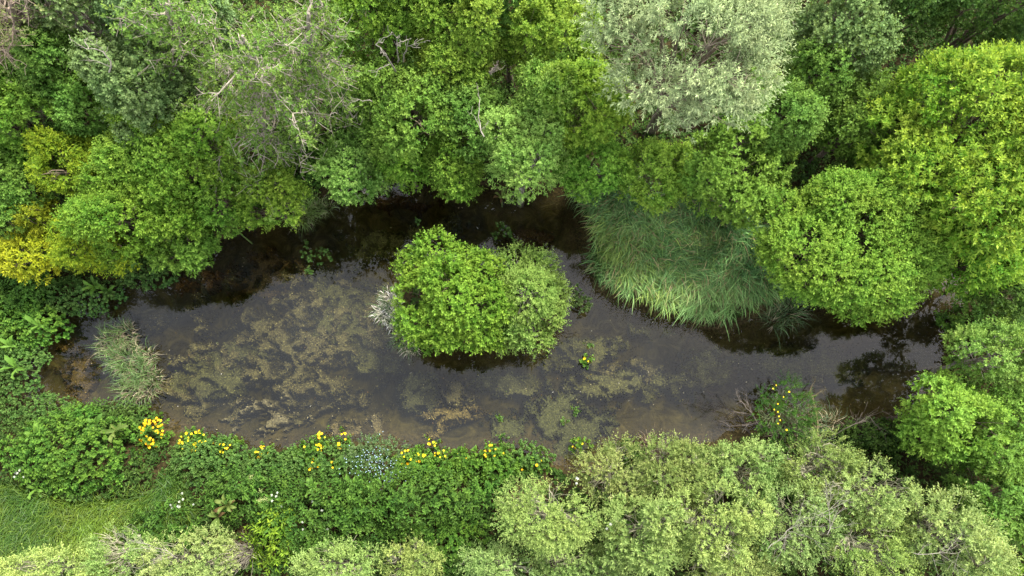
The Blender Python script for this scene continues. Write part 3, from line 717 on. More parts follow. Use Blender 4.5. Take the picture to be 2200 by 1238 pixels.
# ------------------------------------------------------------------ thin half-bare trees with every limb its own part
def bare_tree(name, base_px, top_px, ztop, label, seed, sp_name='sparse', nl=18, reach=1.25, leafy=0.7):
    g = R(8000 + seed); sp = SPEC[sp_name]
    b = at(*base_px, 0.4); b[2] = float(ground_z(b[None, 0], b[None, 1])[0]); e = at(*top_px, ztop)
    root = link(name, None, label=label, cat='tree', group='thin half-bare trees', loc=b)
    q = np.linspace(0, 1, 9)[:, None]
    pl = b + (e - b) * q + np.cumsum(g.normal(0, 0.05, (9, 3)), 0) * np.array([1, 1, 0.2]) * q
    pl[0, 2] -= 0.1
    wood = Acc(b); add_tubes(wood, pl[None], (0.13 * (1 - 0.8 * q[:, 0]))[None], 8, np.array(sp['tc']) * 0.95)
    link('trunk', wood.mesh('trunk', True), M_BARK, root)
    lf = Acc(b)
    for i in range(nl):
        t = 0.28 + 0.72 * (i + g.random()) / nl
        k = t * 8; j = min(int(k), 7); p0 = pl[j] + (pl[j + 1] - pl[j]) * (k - j)
        th = i * 2.4 + g.uniform(-0.5, 0.5)
        d = norm(np.array([math.cos(th), math.sin(th), g.uniform(-0.05, 0.65)]))
        ln = reach * g.uniform(0.6, 1.15) * (1.15 - 0.55 * t)
        la = Acc(b)
        m = 7; w = np.linspace(0, 1, m)[:, None]
        main = p0 + d * ln * w + np.cumsum(g.normal(0, 0.035, (m, 3)), 0) * w
        add_tubes(la, main[None], (0.026 * (1 - 0.85 * w[:, 0]))[None], 5, np.array(sp['tc']))
        ns = 9
        st = main[g.integers(1, m, ns)]
        sd = norm(d * 0.7 + g.normal(0, 0.55, (ns, 3))); sl = ln * g.uniform(0.25, 0.6, (ns, 1))
        v = np.linspace(0, 1, 5)[None, :, None]
        sub = st[:, None] + sd[:, None] * (sl[:, None] * v) + np.cumsum(g.normal(0, 0.022, (ns, 5, 3)), 1) * v
        add_tubes(la, sub, np.broadcast_to(0.010 * (1 - 0.7 * v[0, :, 0]), (ns, 5)), 4, np.array(sp['tc']) * 1.1)
        nt = 42
        a = sub[g.integers(0, ns, nt), g.integers(1, 5, nt)]
        tdir = norm(d * 0.5 + g.normal(0, 0.7, (nt, 3))); tl = g.uniform(0.12, 0.34, (nt, 1))
        twg = a[:, None] + tdir[:, None] * (tl[:, None] * v[:, [0, 2, 4]]) + g.normal(0, 0.02, (nt, 3, 3)) * v[:, [0, 2, 4]]
        add_tubes(la, twg, np.broadcast_to(np.array([0.0055, 0.0045, 0.003]), (nt, 3)), 3, np.array(sp['tc']) * np.exp(g.normal(0.1, 0.2, (nt, 1))))
        link('limb', la.mesh('limb'), M_BARK, root)
        sel = g.random(nt) < leafy
        pp = np.concatenate([twg[sel, 2], twg[sel, 1], twg[sel, 2] + g.normal(0, 0.08, (sel.sum(), 3))])
        add_shoots(lf, pp, np.array([0, 0, 0.7]) + g.normal(0, 0.4, pp.shape), g, sp, 0.05)
    cr = link('crown', lf.mesh('crown'), M_LEAF, root); cr['kind'] = 'stuff'
bare_tree('half_bare_tree', (592, 385), (520, 70), 5.4, 'half bare tree with pale dead twigs and a long leaning grey trunk', 1, nl=24, reach=1.3)
bare_tree('half_bare_tree', (664, 300), (652, 40), 5.3, 'half bare tree with a straighter trunk right of the leaning one', 2, nl=20, reach=1.1)
bare_tree('half_bare_tree', (420, 190), (385, 20), 5.6, 'half bare tree showing forked trunk behind the grey-green crown', 3, nl=14, reach=0.9, leafy=0.85)
bare_tree('half_bare_tree', (95, 150), (10, 10), 5.2, 'brown half bare tree leaning out of the top corner', 4, 'twiggy', 14, 1.0, 0.4)

# ------------------------------------------------------------------ low plants on the banks
LOW = {
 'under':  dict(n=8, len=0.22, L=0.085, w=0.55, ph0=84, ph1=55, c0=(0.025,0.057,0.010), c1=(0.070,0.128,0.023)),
 'nettle': dict(n=10, len=0.30, L=0.082, w=0.50, ph0=86, ph1=58, pairs=True, c0=(0.031,0.080,0.012), c1=(0.092,0.189,0.026)),
 'lush':   dict(n=9, len=0.14, L=0.062, w=0.75, ph0=84, ph1=50, c0=(0.041,0.108,0.014), c1=(0.127,0.241,0.029)),
 'cress':  dict(n=8, len=0.09, L=0.044, w=0.85, ph0=84, ph1=55, c0=(0.039,0.095,0.019), c1=(0.111,0.201,0.044)),
 'mint':   dict(n=8, len=0.10, L=0.040, w=0.60, ph0=80, ph1=50, c0=(0.057,0.108,0.036), c1=(0.146,0.215,0.083)),
 'acid':   dict(n=10, len=0.26, L=0.12, w=0.36, ph0=84, ph1=50, pairs=True, c0=(0.070,0.154,0.012), c1=(0.197,0.308,0.026)),
 'broom':  dict(n=12, len=0.22, L=0.045, w=0.22, ph0=60, ph1=20, c0=(0.041,0.102,0.016), c1=(0.092,0.194,0.029)),
}
def land_pts(g, n, x0, x1, y0, y1):
    return g.uniform(x0, x1, n), g.uniform(y0, y1, n)

# general undergrowth beneath everything
g = R(31)
GRASS_PX = [(-150, 1010), (60, 1040), (200, 1075), (330, 1060), (385, 1010), (430, 1090), (340, 1160), (250, 1240), (-150, 1300)]
SEDGE_PX = [(1225,415),(1300,385),(1420,420),(1520,450),(1610,490),(1640,560),(1635,590),(1650,625),(1610,645),(1585,662),(1550,680),(1490,672),(1400,645),(1320,615),(1275,588),(1278,520),(1280,465)]
GRASS = [tuple(at(u, v, 0.3)[:2]) for u, v in GRASS_PX]
SEDGE = [tuple(at(u, v, 0.1)[:2]) for u, v in SEDGE_PX]
x, y = land_pts(g, 62000, -15, 15, -4.5, 14.5)
sd = shore_sd(x, y)
k = (sd > 0.12) & ~in_poly(x, y, GRASS) & ~in_poly(x, y, SEDGE)
x, y = x[k], y[k]
z = ground_z(x, y) + 0.05 + 0.55 * np.clip(fbm2(x * 0.9, y * 0.9, 77, 3) - 0.25, 0, 1) * smooth(shore_sd(x, y) / 0.8)
acc = Acc()
add_shoots(acc, np.stack([x, y, z], -1), np.array([0, 0, 1.0]) + g.normal(0, 0.3, (len(x), 3)), g, LOW['under'], 0.0)
link('undergrowth', acc.mesh('undergrowth'), M_LEAF, None, 'dark green leafy undergrowth beneath the trees and shrubs', 'undergrowth', None, 'stuff')

def mound(name, u, v, rx, ry, h, spn, label, seed, cat='plant', dens=260, group=None, tone=0.0, rot=0.0, parent_only=False):
    """a low leafy clump with an uneven top"""
    g = R(9000 + seed); sp = LOW[spn]
    c = at(u, v, 0.25 + h * 0.5); s = mpp(u, v, 0.3 + h * 0.5); A, B = rx * s, ry * s
    n = max(10, int(dens * (1.7 if spn in ('cress', 'mint') else 1.25) * math.pi * A * B * 1.25))
    th, rr = g.uniform(0, 6.28, n), np.sqrt(g.random(n)) * 1.12
    px, py = np.cos(th) * rr, np.sin(th) * rr
    edge = 0.82 + 0.45 * (noise2(np.cos(th) * 1.6 + seed, np.sin(th) * 1.6, 4.0) - 0.5) + g.normal(0, 0.05, n)
    keep = rr < edge + 0.12
    px, py, rr = px[keep], py[keep], rr[keep]
    X, Y = c[0] + px * A, c[1] + py * B
    gz = np.maximum(ground_z(X, Y), 0.0)
    dome = np.sqrt(np.clip(1 - (rr / 1.12) ** 2, 0, 1))
    lump = fbm2(X * 2.3, Y * 2.3, 12 + seed, 3)
    Z = gz + h * dome * (0.55 + 0.9 * lump) * g.uniform(0.72, 1.0, len(X))
    nrm = norm(np.stack([px * h / A * 1.2, py * h / B * 1.2, np.full(len(px), 1.0)], -1))
    base = np.array([c[0], c[1], float(np.maximum(ground_z(c[None, 0], c[None, 1])[0], 0))])
    acc = Acc(base)
    add_shoots(acc, np.stack([X, Y, Z], -1), nrm + g.normal(0, 0.3, nrm.shape), g, sp, tone)
    if parent_only: return base, acc, (A, B)
    o = link(name, None, None, None, label, cat, group, None, base)
    f = link('foliage', acc.mesh('foliage'), M_LEAF, o); f['kind'] = 'stuff'
    return o

MD = [
 ('bramble_thicket', 165, 965, 160, 88, 0.85, 'lush', 'broad bright green bramble mound at the left of the south bank', 'shrub', dict(dens=200)),
 ('leafy_clump', 35, 690, 80, 70, 0.55, 'lush', 'fresh green clump on the west bank below the golden bush', 'plant', {}),
 ('leafy_clump', 150, 630, 110, 42, 0.5, 'cress', 'small-leaved green clump under the yellow-green western shrub', 'plant', {}),
 ('leafy_clump', 15, 790, 68, 75, 0.5, 'cress', 'small-leaved green clump at the western tip of the pond', 'plant', dict(tone=0.1)),
 ('leafy_clump', 60, 885, 75, 42, 0.45, 'cress', 'rounded small-leaved clump at the south-west corner of the pond', 'plant', dict(tone=0.1)),
 ('leafy_clump', 215, 905, 95, 35, 0.3, 'under', 'dull olive clump spreading at the water below the reed tuft', 'plant', dict(tone=0.3)),
 ('leafy_clump', 20, 610, 70, 60, 0.6, 'nettle', 'dark green clump at the left edge beside the golden bush', 'plant', {}),
 ('leafy_clump', 440, 985, 85, 50, 0.45, 'cress', 'green clump behind the first yellow flowers', 'plant', dict(tone=0.12)),
 ('leafy_clump', 570, 1005, 75, 42, 0.4, 'cress', 'green clump behind the shoreline dip in the yellow flowers', 'plant', dict(tone=0.05)),
 ('leafy_clump', 680, 990, 90, 42, 0.45, 'cress', 'green domed clump reaching the water among yellow flowers', 'plant', dict(tone=0.12)),
 ('leafy_clump', 805, 985, 75, 46, 0.4, 'mint', 'greyish green clump speckled with small blue flowers', 'plant', {}),
 ('leafy_clump', 915, 1005, 70, 36, 0.4, 'lush', 'bright green clump under the middle yellow flowers', 'plant', {}),
 ('leafy_clump', 1040, 1000, 80, 42, 0.45, 'lush', 'bright green clump behind the rounded scum mat', 'plant', {}),
 ('leafy_clump', 1125, 985, 70, 38, 0.4, 'cress', 'domed green clump at the edge of the broad green scum mat', 'plant', dict(tone=0.15)),
 ('nettle_patch', 900, 1075, 170, 70, 0.9, 'nettle', 'large dark nettle patch in the middle of the south bank', 'plant', dict(dens=150, tone=0.06)),
 ('nettle_patch', 700, 1110, 130, 75, 0.85, 'nettle', 'dark nettle patch beside the bright yellow-green plants', 'plant', dict(dens=150)),
 ('nettle_patch', 950, 1165, 130, 60, 0.5, 'lush', 'sunlit green patch between the nettles and the bottom willow bushes', 'plant', dict(dens=150)),
 ('nettle_patch', 350, 1135, 75, 50, 0.5, 'nettle', 'small dark patch at the edge of the grass above the willow', 'plant', dict(dens=130)),
 ('nettle_patch', 540, 1065, 100, 50, 0.6, 'nettle', 'dark green patch between the flowers and the bright plants', 'plant', dict(dens=150, tone=0.05)),
 ('leafy_clump', 595, 1145, 48, 60, 0.75, 'acid', 'vivid yellow-green tall plants in front of the dead grey twigs', 'plant', dict(dens=110, tone=0.2)),
 ('leafy_clump', 2170, 1225, 40, 25, 0.5, 'acid', 'vivid green plants in the bottom right corner', 'plant', dict(dens=110)),
 ('leafy_clump', 640, 330, 50, 80, 0.8, 'nettle', 'dark green thicket at the foot of the half bare trunks', 'plant', {}),
 ('leafy_clump', 770, 250, 60, 80, 0.9, 'nettle', 'dark green thicket in the gap right of the half bare trunks', 'plant', {}),
 ('leafy_clump', 310, 580, 80, 35, 0.35, 'cress', 'dark small-leaved clump at the waterline under the north-west shrubs', 'plant', {}),
 ('leafy_clump', 2120, 690, 80, 40, 0.5, 'nettle', 'shaded green clump by the eastern inlet', 'plant', {}),
 ('leafy_clump', 1350, 975, 45, 18, 0.25, 'under', 'low dull clump on the bank beside the broad green mat', 'plant', dict(tone=0.2)),
 ('leafy_clump', 1880, 935, 85, 28, 0.4, 'under', 'dim green growth on the shaded south-east bank', 'plant', dict(tone=0.1)),
]
for i, (nm, u, v, rx, ry, h, spn, lab, cat, ex) in enumerate(MD):
    mound(nm, u, v, rx, ry, h, spn, lab, i, cat, group='low plants along the banks', **ex)

# ------------------------------------------------------------------ sedge bed, reed tufts and meadow grass
def pts_in(poly, n, g):
    P = np.array(poly); x = g.uniform(P[:, 0].min(), P[:, 0].max(), n * 3); y = g.uniform(P[:, 1].min(), P[:, 1].max(), n * 3)
    k = in_poly(x, y, poly); return x[k][:n], y[k][:n]
g = R(41)
tx, ty = pts_in(SEDGE, 700, g)
fan = at(1500, 300, 0.3)
tang = np.arctan2(ty - fan[1], tx - fan[0]) + (fbm2(tx * 0.9, ty * 0.9, 55, 2) - 0.5) * 4.0 + g.normal(0, 0.95, len(tx))
nb = 30
x = np.repeat(tx, nb) + g.normal(0, 0.09, len(tx) * nb); y = np.repeat(ty, nb) + g.normal(0, 0.09, len(tx) * nb)
k = in_poly(x, y, SEDGE); 
ang = (np.repeat(tang, nb) + g.normal(0, 0.42, len(x)))[k]
tt = np.clip((fbm2(tx * 1.2, ty * 1.2, 66, 3) - 0.32) * 2.0 + g.normal(0, 0.25, len(tx)), 0, 1)
t = np.clip(np.repeat(tt, nb) + g.normal(0, 0.2, len(x)), 0, 1)[k][:, None]
yel = np.repeat((noise2(tx * 0.9, ty * 0.9, 91) > 0.62) & (g.random(len(tx)) < 0.6), nb)[k]
x, y = x[k], y[k]
col = np.array([0.044, 0.118, 0.030]) * (1 - t) + np.array([0.205, 0.350, 0.105]) * t
col[yel] = col[yel] * np.array([1.22, 1.02, 0.75])
dead = g.random(len(x)) < 0.10; col[dead] = np.array([0.22, 0.175, 0.085])
col *= np.exp(g.normal(0, 0.22, len(x)))[:, None]
acc = Acc()
add_blades(acc, np.stack([x, y, np.maximum(ground_z(x, y), 0.0)], -1), np.stack([np.cos(ang), np.sin(ang)], -1), g.uniform(0.36, 0.74, len(x)), g.uniform(0.013, 0.023, len(x)), g, col, 7, 0.58, 0.66, 0.72)
link('sedge_bed', acc.mesh('sedge_bed'), M_BLADE, None, 'dense combed bed of long arching sedge beside the water', 'sedge', None, 'stuff')

g = R(42)
x, y = pts_in(GRASS, 26000, g)
ang = g.uniform(0, 6.28, len(x)); ang = np.where(g.random(len(x)) < 0.6, 3.6 + fbm2(x, y, 15, 2) * 3 + g.normal(0, 0.5, len(x)), ang)
t = np.clip((fbm2(x * 0.8, y * 0.8, 19, 3) - 0.3) * 2.0 + g.normal(0, 0.25, len(x)), 0, 1)[:, None]
col = (np.array([0.030, 0.075, 0.008]) * (1 - t) + np.array([0.125, 0.190, 0.018]) * t) * np.exp(g.normal(0, 0.2, len(x)))[:, None]
acc = Acc()
add_blades(acc, np.stack([x, y, ground_z(x, y)], -1), np.stack([np.cos(ang), np.sin(ang)], -1), g.uniform(0.16, 0.5, len(x)), g.uniform(0.008, 0.018, len(x)), g, col, 4, 0.55, 0.7, 0.8)
link('meadow_grass', acc.mesh('meadow_grass'), M_BLADE, None, 'patch of bright green meadow grass in the lower left', 'grass', None, 'stuff')

def tuft(name, label, clumps, seed, cat='reeds', greens=(0.075, 0.135, 0.045), straws=(0.36, 0.31, 0.20), L=(0.35, 0.7), frac=0.5, group='reed and grass tufts'):
    """clumps: (u, v, r_px, blades)"""
    g = R(9500 + seed)
    c0 = at(clumps[0][0], clumps[0][1], 0.0)
    root = link(name, None, label=label, cat=cat, group=group, loc=c0)
    for part, colr in (('green_blades', greens), ('straw_blades', straws)):
        acc = Acc(c0)
        for (u, v, r, n) in clumps:
            n = int(n * ((1 - frac) if part == 'green_blades' else frac))
            if n < 2: continue
            c = at(u, v, 0.0); rr = r * mpp(u, v) * np.sqrt(g.random(n)); th = g.uniform(0, 6.28, n)
            b = np.stack([c[0] + rr * np.cos(th), c[1] + rr * np.sin(th), np.full(n, -0.05)], -1)
            an = th + g.normal(0, 0.8, n)
            cc = np.array(colr) * np.exp(g.normal(0, 0.3, n))[:, None]
            lo = L if part == 'green_blades' else (L[0] * 0.7, L[1] * 0.8)
            add_blades(acc, b, np.stack([np.cos(an), np.sin(an)], -1), g.uniform(*lo, n), g.uniform(0.008, 0.016, n), g, cc, 5, 0.6 if part == 'green_blades' else 0.8, 0.6, 0.75 if part == 'green_blades' else 0.45)
        if not acc.empty(): link(part, acc.mesh(part), M_BLADE, root)
tuft('reed_tuft', 'reed tuft of green and straw blades standing in open water near the west end',
     [(240,735,26,240),(270,720,22,170),(275,770,32,380),(300,800,30,360),(320,825,28,280),(285,840,22,200),(320,770,16,100)], 1, frac=0.5, L=(0.22, 0.48), greens=(0.075,0.125,0.034), straws=(0.26,0.22,0.14))
tuft('reed_tuft', 'bleached straw tuft on the western tip of the island', [(838,640,14,150),(828,672,18,200),(850,690,14,120),(845,660,14,100)], 2, straws=(0.70,0.66,0.56), frac=0.7, L=(0.22, 0.42))
tuft('reed_tuft', 'straw and green tuft at the lower left of the island', [(870,730,16,150),(885,745,14,120),(865,705,14,100)], 3, straws=(0.5,0.45,0.34), frac=0.5, L=(0.25, 0.5))
tuft('grass_tuft', 'arching grass tuft drooping over the dark north water', [(655,470,16,160),(680,455,14,90)], 4, greens=(0.13,0.20,0.05), frac=0.12, L=(0.4, 0.75))
tuft('grass_tuft', 'small grass tuft right of the drooping one on the north bank', [(705,450,10,70)], 5, greens=(0.12,0.17,0.06), frac=0.2, L=(0.3, 0.5))
tuft('grass_tuft', 'dark sedge tuft trailing off the bed below the dome-shaped shrub', [(1690,672,22,160),(1660,690,14,80)], 6, greens=(0.07,0.12,0.045), frac=0.15, L=(0.4, 0.7))
tuft('grass_tuft', 'grey-green grass tuft on the bank below the broom bush', [(1735,915,22,120),(1780,915,18,100),(1700,925,18,90)], 7, greens=(0.08,0.12,0.06), frac=0.45, L=(0.3, 0.6))
tuft('grass_tuft', 'grassy fringe on the bank beside the densest yellow flowers', [(265,905,22,120),(240,895,18,80)], 8, greens=(0.06,0.11,0.03), frac=0.25, L=(0.25, 0.5))

# ------------------------------------------------------------------ flowers
def petal_mesh(name, r, col, n=5, center=(0.8, 0.5, 0.02)):
    acc = Acc()
    for i in range(n):
        a = i * 2 * math.pi / n; w = math.pi / n * 0.95
        p = lambda an, rad, z: [math.cos(an) * rad, math.sin(an) * rad, z]
        acc.add([p(a, 0.1 * r, 0.0), p(a - w, 0.72 * r, 0.18 * r), p(a, r, 0.10 * r), p(a + w, 0.72 * r, 0.18 * r)], np.array([[0, 1, 2], [0, 2, 3]]), np.array(col) * (0.9 + 0.2 * (i % 2)))
    th = np.arange(6) * math.pi / 3
    acc.add(np.concatenate([[[0, 0, 0.14 * r]], np.stack([np.cos(th) * 0.22 * r, np.sin(th) * 0.22 * r, np.full(6, 0.08 * r)], -1)]),
            np.array([[0, i + 1, (i + 1) % 6 + 1] for i in range(6)]), np.array(center))
    return acc.mesh(name)
FLOWER = [petal_mesh('flower', 0.028, (0.85, 0.60, 0.012)), petal_mesh('flower', 0.024, (0.80, 0.64, 0.02)), petal_mesh('flower', 0.030, (0.85, 0.48, 0.010))]
for me in FLOWER: me.materials.append(M_PETAL)

def flowering_plant(u, v, rx, ry, h, nf, label, seed, spn='lush', spread=0.85, warm=0.3, dens=170):
    g = R(9800 + seed)
    base, acc, (A, B) = mound('x', u, v, rx, ry, h, spn, '', 600 + seed, dens=dens, parent_only=True)
    root = link('flowering_plant', None, label=label, cat='flowers', group='yellow flowers along the south bank', loc=base)
    link('foliage', acc.mesh('foliage'), M_LEAF, root)
    for i in range(nf):
        th = g.uniform(0, 6.28); r = math.sqrt(g.random()) * spread
        x, y = math.cos(th) * r * A, math.sin(th) * r * B
        z = h * (math.sqrt(1 - (r / 1.15) ** 2) * 0.95 + 0.22) + g.uniform(-0.03, 0.10)
        o = link('flower', FLOWER[2 if g.random() < warm else int(g.integers(0, 2))], None, root, loc=(x, y, z))
        o.rotation_euler = (g.normal(0, 0.35) - 0.1, g.normal(0, 0.35), g.uniform(0, 6.28))
        s = g.uniform(0.75, 1.15); o.scale = (s, s, s)
FP = [
 (324, 930, 30, 34, 0.35, 62, 'densest ball of golden yellow flowers at the water edge', 0.95, 0.7),
 (412, 948, 38, 26, 0.35, 30, 'yellow flowering clump right of the densest golden ball', 0.9, 0.2),
 (475, 962, 34, 18, 0.3, 17, 'yellow flowers trailing along the bank before the shoreline dip', 0.9, 0.3),
 (556, 972, 22, 15, 0.3, 15, 'small pointed yellow flower clump at the shoreline dip', 0.9, 0.4),
 (665, 968, 34, 22, 0.4, 11, 'scattered yellow flowers on the green domed clump', 0.95, 0.4),
 (690, 934, 14, 10, 0.25, 8, 'tiny yellow flower tuft sticking out over the water', 0.9, 0.4),
 (733, 948, 14, 22, 0.35, 12, 'upright column of yellow flowers beside the tan weed pad', 0.9, 0.4),
 (690, 1000, 40, 14, 0.35, 7, 'sparse yellow flowers set back behind the domed clump', 0.9, 0.4),
 (885, 985, 34, 22, 0.35, 24, 'yellow flowering clump in the middle of the south bank', 0.9, 0.35),
 (930, 950, 14, 12, 0.25, 6, 'lone yellow flower spike standing in the water', 0.9, 0.2),
 (945, 982, 16, 18, 0.3, 10, 'yellow flowers just below the lone spike', 0.9, 0.3),
 (1000, 990, 34, 20, 0.35, 8, 'green clump with few yellow flowers above the nettles', 0.9, 0.2),
 (1058, 975, 28, 22, 0.4, 11, 'yellow flowers under the rounded green scum mat', 0.9, 0.3),
 (1140, 998, 40, 16, 0.35, 8, 'last yellow flowers of the row beside the pale willow', 0.9, 0.2),
 (1262, 772, 8, 8, 0.12, 3, 'tiny yellow flowering plant alone in open water', 0.9, 0.0),
 (1250, 955, 22, 14, 0.10, 4, 'sprig with yellow buds growing on the broad green mat', 0.9, 0.0),
]
for i, (u, v, rx, ry, h, nf, lab, spd, warm) in enumerate(FP):
    flowering_plant(u, v, rx, ry, h, nf, lab, i, 'lush', spd, warm)

# small blue flowers as a haze of specks over the greyish clump
g = R(61); n = 190
x, y = g.normal(0, 1, n), g.normal(0, 1, n)
c = at(812, 992, 0.45); P = np.stack([c[0] + x * 0.26, c[1] + y * 0.17 - 0.25 * (x > 0.4), np.full(n, 0.0)], -1)
P[:, 2] = np.maximum(ground_z(P[:, 0], P[:, 1]), 0) + g.uniform(0.32, 0.5, n)
acc = Acc(c); th = g.uniform(0, 6.28, n)
add_leaves(acc, P, np.stack([np.cos(th), np.sin(th), np.full(n, 0.1)], -1), np.tile([0, 0, 1.0], (n, 1)), 0.022, 0.02, np.array([0.30, 0.42, 0.50]) * np.exp(g.normal(0, 0.15, n))[:, None], 0, 0)
link('blue_flowers', acc.mesh('blue_flowers'), M_PETAL, None, 'haze of tiny pale blue flowers over the greyish clump', 'flowers', None, 'stuff', c)

# white umbels: stem and separate heads
def umbel_mesh(r, g, col):
    acc = Acc(); n = 26
    rr = r * np.sqrt(g.random(n)); th = g.uniform(0, 6.28, n); a2 = g.uniform(0, 6.28, n)
    b = np.stack([rr * np.cos(th), rr * np.sin(th), 0.02 - rr * 0.25], -1)
    add_leaves(acc, b, np.stack([np.cos(a2), np.sin(a2), np.zeros(n)], -1), np.tile([0, 0, 1.0], (n, 1)), 0.010, 0.010, np.tile(col, (n, 1)), 0, 0)
    return acc.mesh('flower_head')
UM = [umbel_mesh(0.020, R(71), (0.40, 0.42, 0.34)), umbel_mesh(0.018, R(72), (0.40, 0.42, 0.36)), umbel_mesh(0.05, R(73), (0.40, 0.44, 0.16))]
for me in UM: me.materials.append(M_PETAL)
def umbel_plant(u, v, z, heads, label, seed, spread=0.10, kind=0):
    g = R(9900 + seed); p = at(u, v, z); gz = float(max(ground_z(p[None, 0], p[None, 1])[0], 0))
    root = link('white_flower_plant', None, label=label, cat='flowers', group='pale umbel flowers', loc=(p[0], p[1], gz))
    for i in range(heads):
        off = np.array([g.normal(0, spread), g.normal(0, spread), z - gz + g.uniform(-0.06, 0.06)])
        st = Acc(); q = np.linspace(0, 1, 4)[:, None]
        add_tubes(st, (np.array([0, 0, 0.0]) + off * np.array([1, 1, 1]) * q)[None], np.full((1, 4), 0.006), 4, (0.07, 0.12, 0.03))
        link('stem', st.mesh('stem'), M_BARK, root)
        o = link('flower_head', UM[kind if kind else int(g.integers(0, 2))], None, root, loc=off + np.array([0, 0, 0.01]))
        o.rotation_euler = (g.normal(0, 0.25), g.normal(0, 0.25), g.uniform(0, 6))
umbel_plant(1241, 1024, 2.0, 3, 'white umbel poking through the willow beside the broad mat', 1, 0.04)
umbel_plant(1313, 1070, 2.2, 2, 'cream umbel in the gap between the western willow bushes', 2, 0.03, 2)
umbel_plant(1310, 1131, 2.2, 3, 'white umbel low in the gap between the western willow bushes', 3, 0.04)
umbel_plant(378, 1086, 0.75, 8, 'white umbels scattered at the right end of the grass', 4, 0.16)
umbel_plant(592, 1078, 1.1, 5, 'white umbels above the vivid yellow-green plants', 5, 0.09)
umbel_plant(565, 1068, 1.1, 6, 'cream-green umbels beside the white ones over the vivid plants', 6, 0.12, 2)
umbel_plant(42, 1015, 0.9, 6, 'white umbels at the lower left of the bramble mound', 7, 0.12)
umbel_plant(680, 1120, 1.0, 7, 'tiny white flowers among the dark nettles', 8, 0.16)

# ------------------------------------------------------------------ big-leaved dock rosettes, every leaf a part
def big_leaf(L, W, bend, col, seed):
    g = R(seed); acc = Acc(); m = 6
    s = np.linspace(0, 1, m); w = W * np.sin(math.pi * np.clip(s * 0.92 + 0.06, 0, 1)) ** 0.75 * 0.5
    z = L * (0.55 * np.sin(s * bend) / 1.0) ; xx = L * s * (1 - 0.15 * s)
    wob = g.normal(0, 0.012, m)
    v = np.stack([np.stack([xx, -w, z + w * 0.45 + wob], -1), np.stack([xx, 0 * w, z], -1), np.stack([xx, w, z + w * 0.45 - wob], -1)], 1)
    i = np.arange(m * 3).reshape(m, 3)
    f = np.concatenate([np.stack([i[:-1, k], i[1:, k], i[1:, k + 1], i[:-1, k + 1]], -1) for k in (0, 1)])
    c = np.tile(col, (len(f), 1)) * np.exp(g.normal(0, 0.08, (len(f), 1)))
    acc.add(v, f, c)
    me = acc.mesh('leaf', True); me.materials.append(M_LEAF); return me
DL = {'green': [big_leaf(0.34, 0.11, 1.9, (0.085, 0.185, 0.024), 1), big_leaf(0.28, 0.10, 2.2, (0.110, 0.215, 0.032), 2), big_leaf(0.36, 0.10, 1.6, (0.075, 0.165, 0.024), 3)],
      'olive': [big_leaf(0.34, 0.11, 1.9, (0.085, 0.135, 0.028), 4), big_leaf(0.30, 0.10, 2.2, (0.105, 0.145, 0.032), 5), big_leaf(0.30, 0.10, 2.0, (0.10, 0.065, 0.026), 6)],
      'dark':  [big_leaf(0.30, 0.10, 1.9, (0.055, 0.130, 0.020), 7), big_leaf(0.28, 0.09, 2.2, (0.075, 0.155, 0.026), 8), big_leaf(0.30, 0.08, 2.0, (0.06, 0.13, 0.02), 9)]}
DK = [
 (205, 617, 0.45, 9, 'green', 'big-leaved plant at the waterline below the yellow-green western shrub'),
 (230, 628, 0.3, 5, 'green', 'small big-leaved plant reaching over dark water beside the larger one'),
 (85, 700, 0.55, 8, 'green', 'big-leaved plant on the west bank facing the reed tuft'),
 (35, 790, 0.6, 8, 'green', 'big-leaved plant inside the western tip clump'),
 (25, 745, 0.6, 7, 'green', 'big-leaved plant at the left edge of the west bank'),
 (75, 935, 0.95, 9, 'green', 'big-leaved plant at the upper left of the bramble mound'),
 (80, 1050, 0.6, 6, 'green', 'pale big-leaved plant at the lower edge of the bramble mound'),
 (205, 915, 0.75, 7, 'dark', 'big-leaved plant on the top of the bramble mound near the water'),
 (490, 1085, 0.95, 11, 'olive', 'browning big-leaved plant left of the vivid yellow-green plants'),
 (470, 1110, 0.85, 8, 'olive', 'olive big-leaved plant just below the browning one'),
 (672, 1050, 0.9, 10, 'green', 'pale green big-leaved plant at the edge of the nettles'),
 (760, 1045, 0.95, 9, 'green', 'big-leaved plant below the greyish clump with blue flowers'),
 (510, 497, 0.8, 7, 'olive', 'olive leaves hanging over the dark water on the north bank'),
 (1078, 425, 0.5, 7, 'olive', 'reddish-leaved plant at the water between the overhanging shrubs'),
 (285, 582, 0.45, 7, 'dark', 'dark big-leaved plant at the waterline under the north-west shrubs'),
 (1330, 1120, 1.6, 8, 'dark', 'dark big-leaved plant down in the gap of the willow scrub'),
 (1320, 1090, 1.6, 7, 'green', 'bright leaves showing in the gap of the willow scrub'),
 (250, 925, 0.8, 6, 'olive', 'reddish tinged leaves on the right shoulder of the bramble mound'),
]
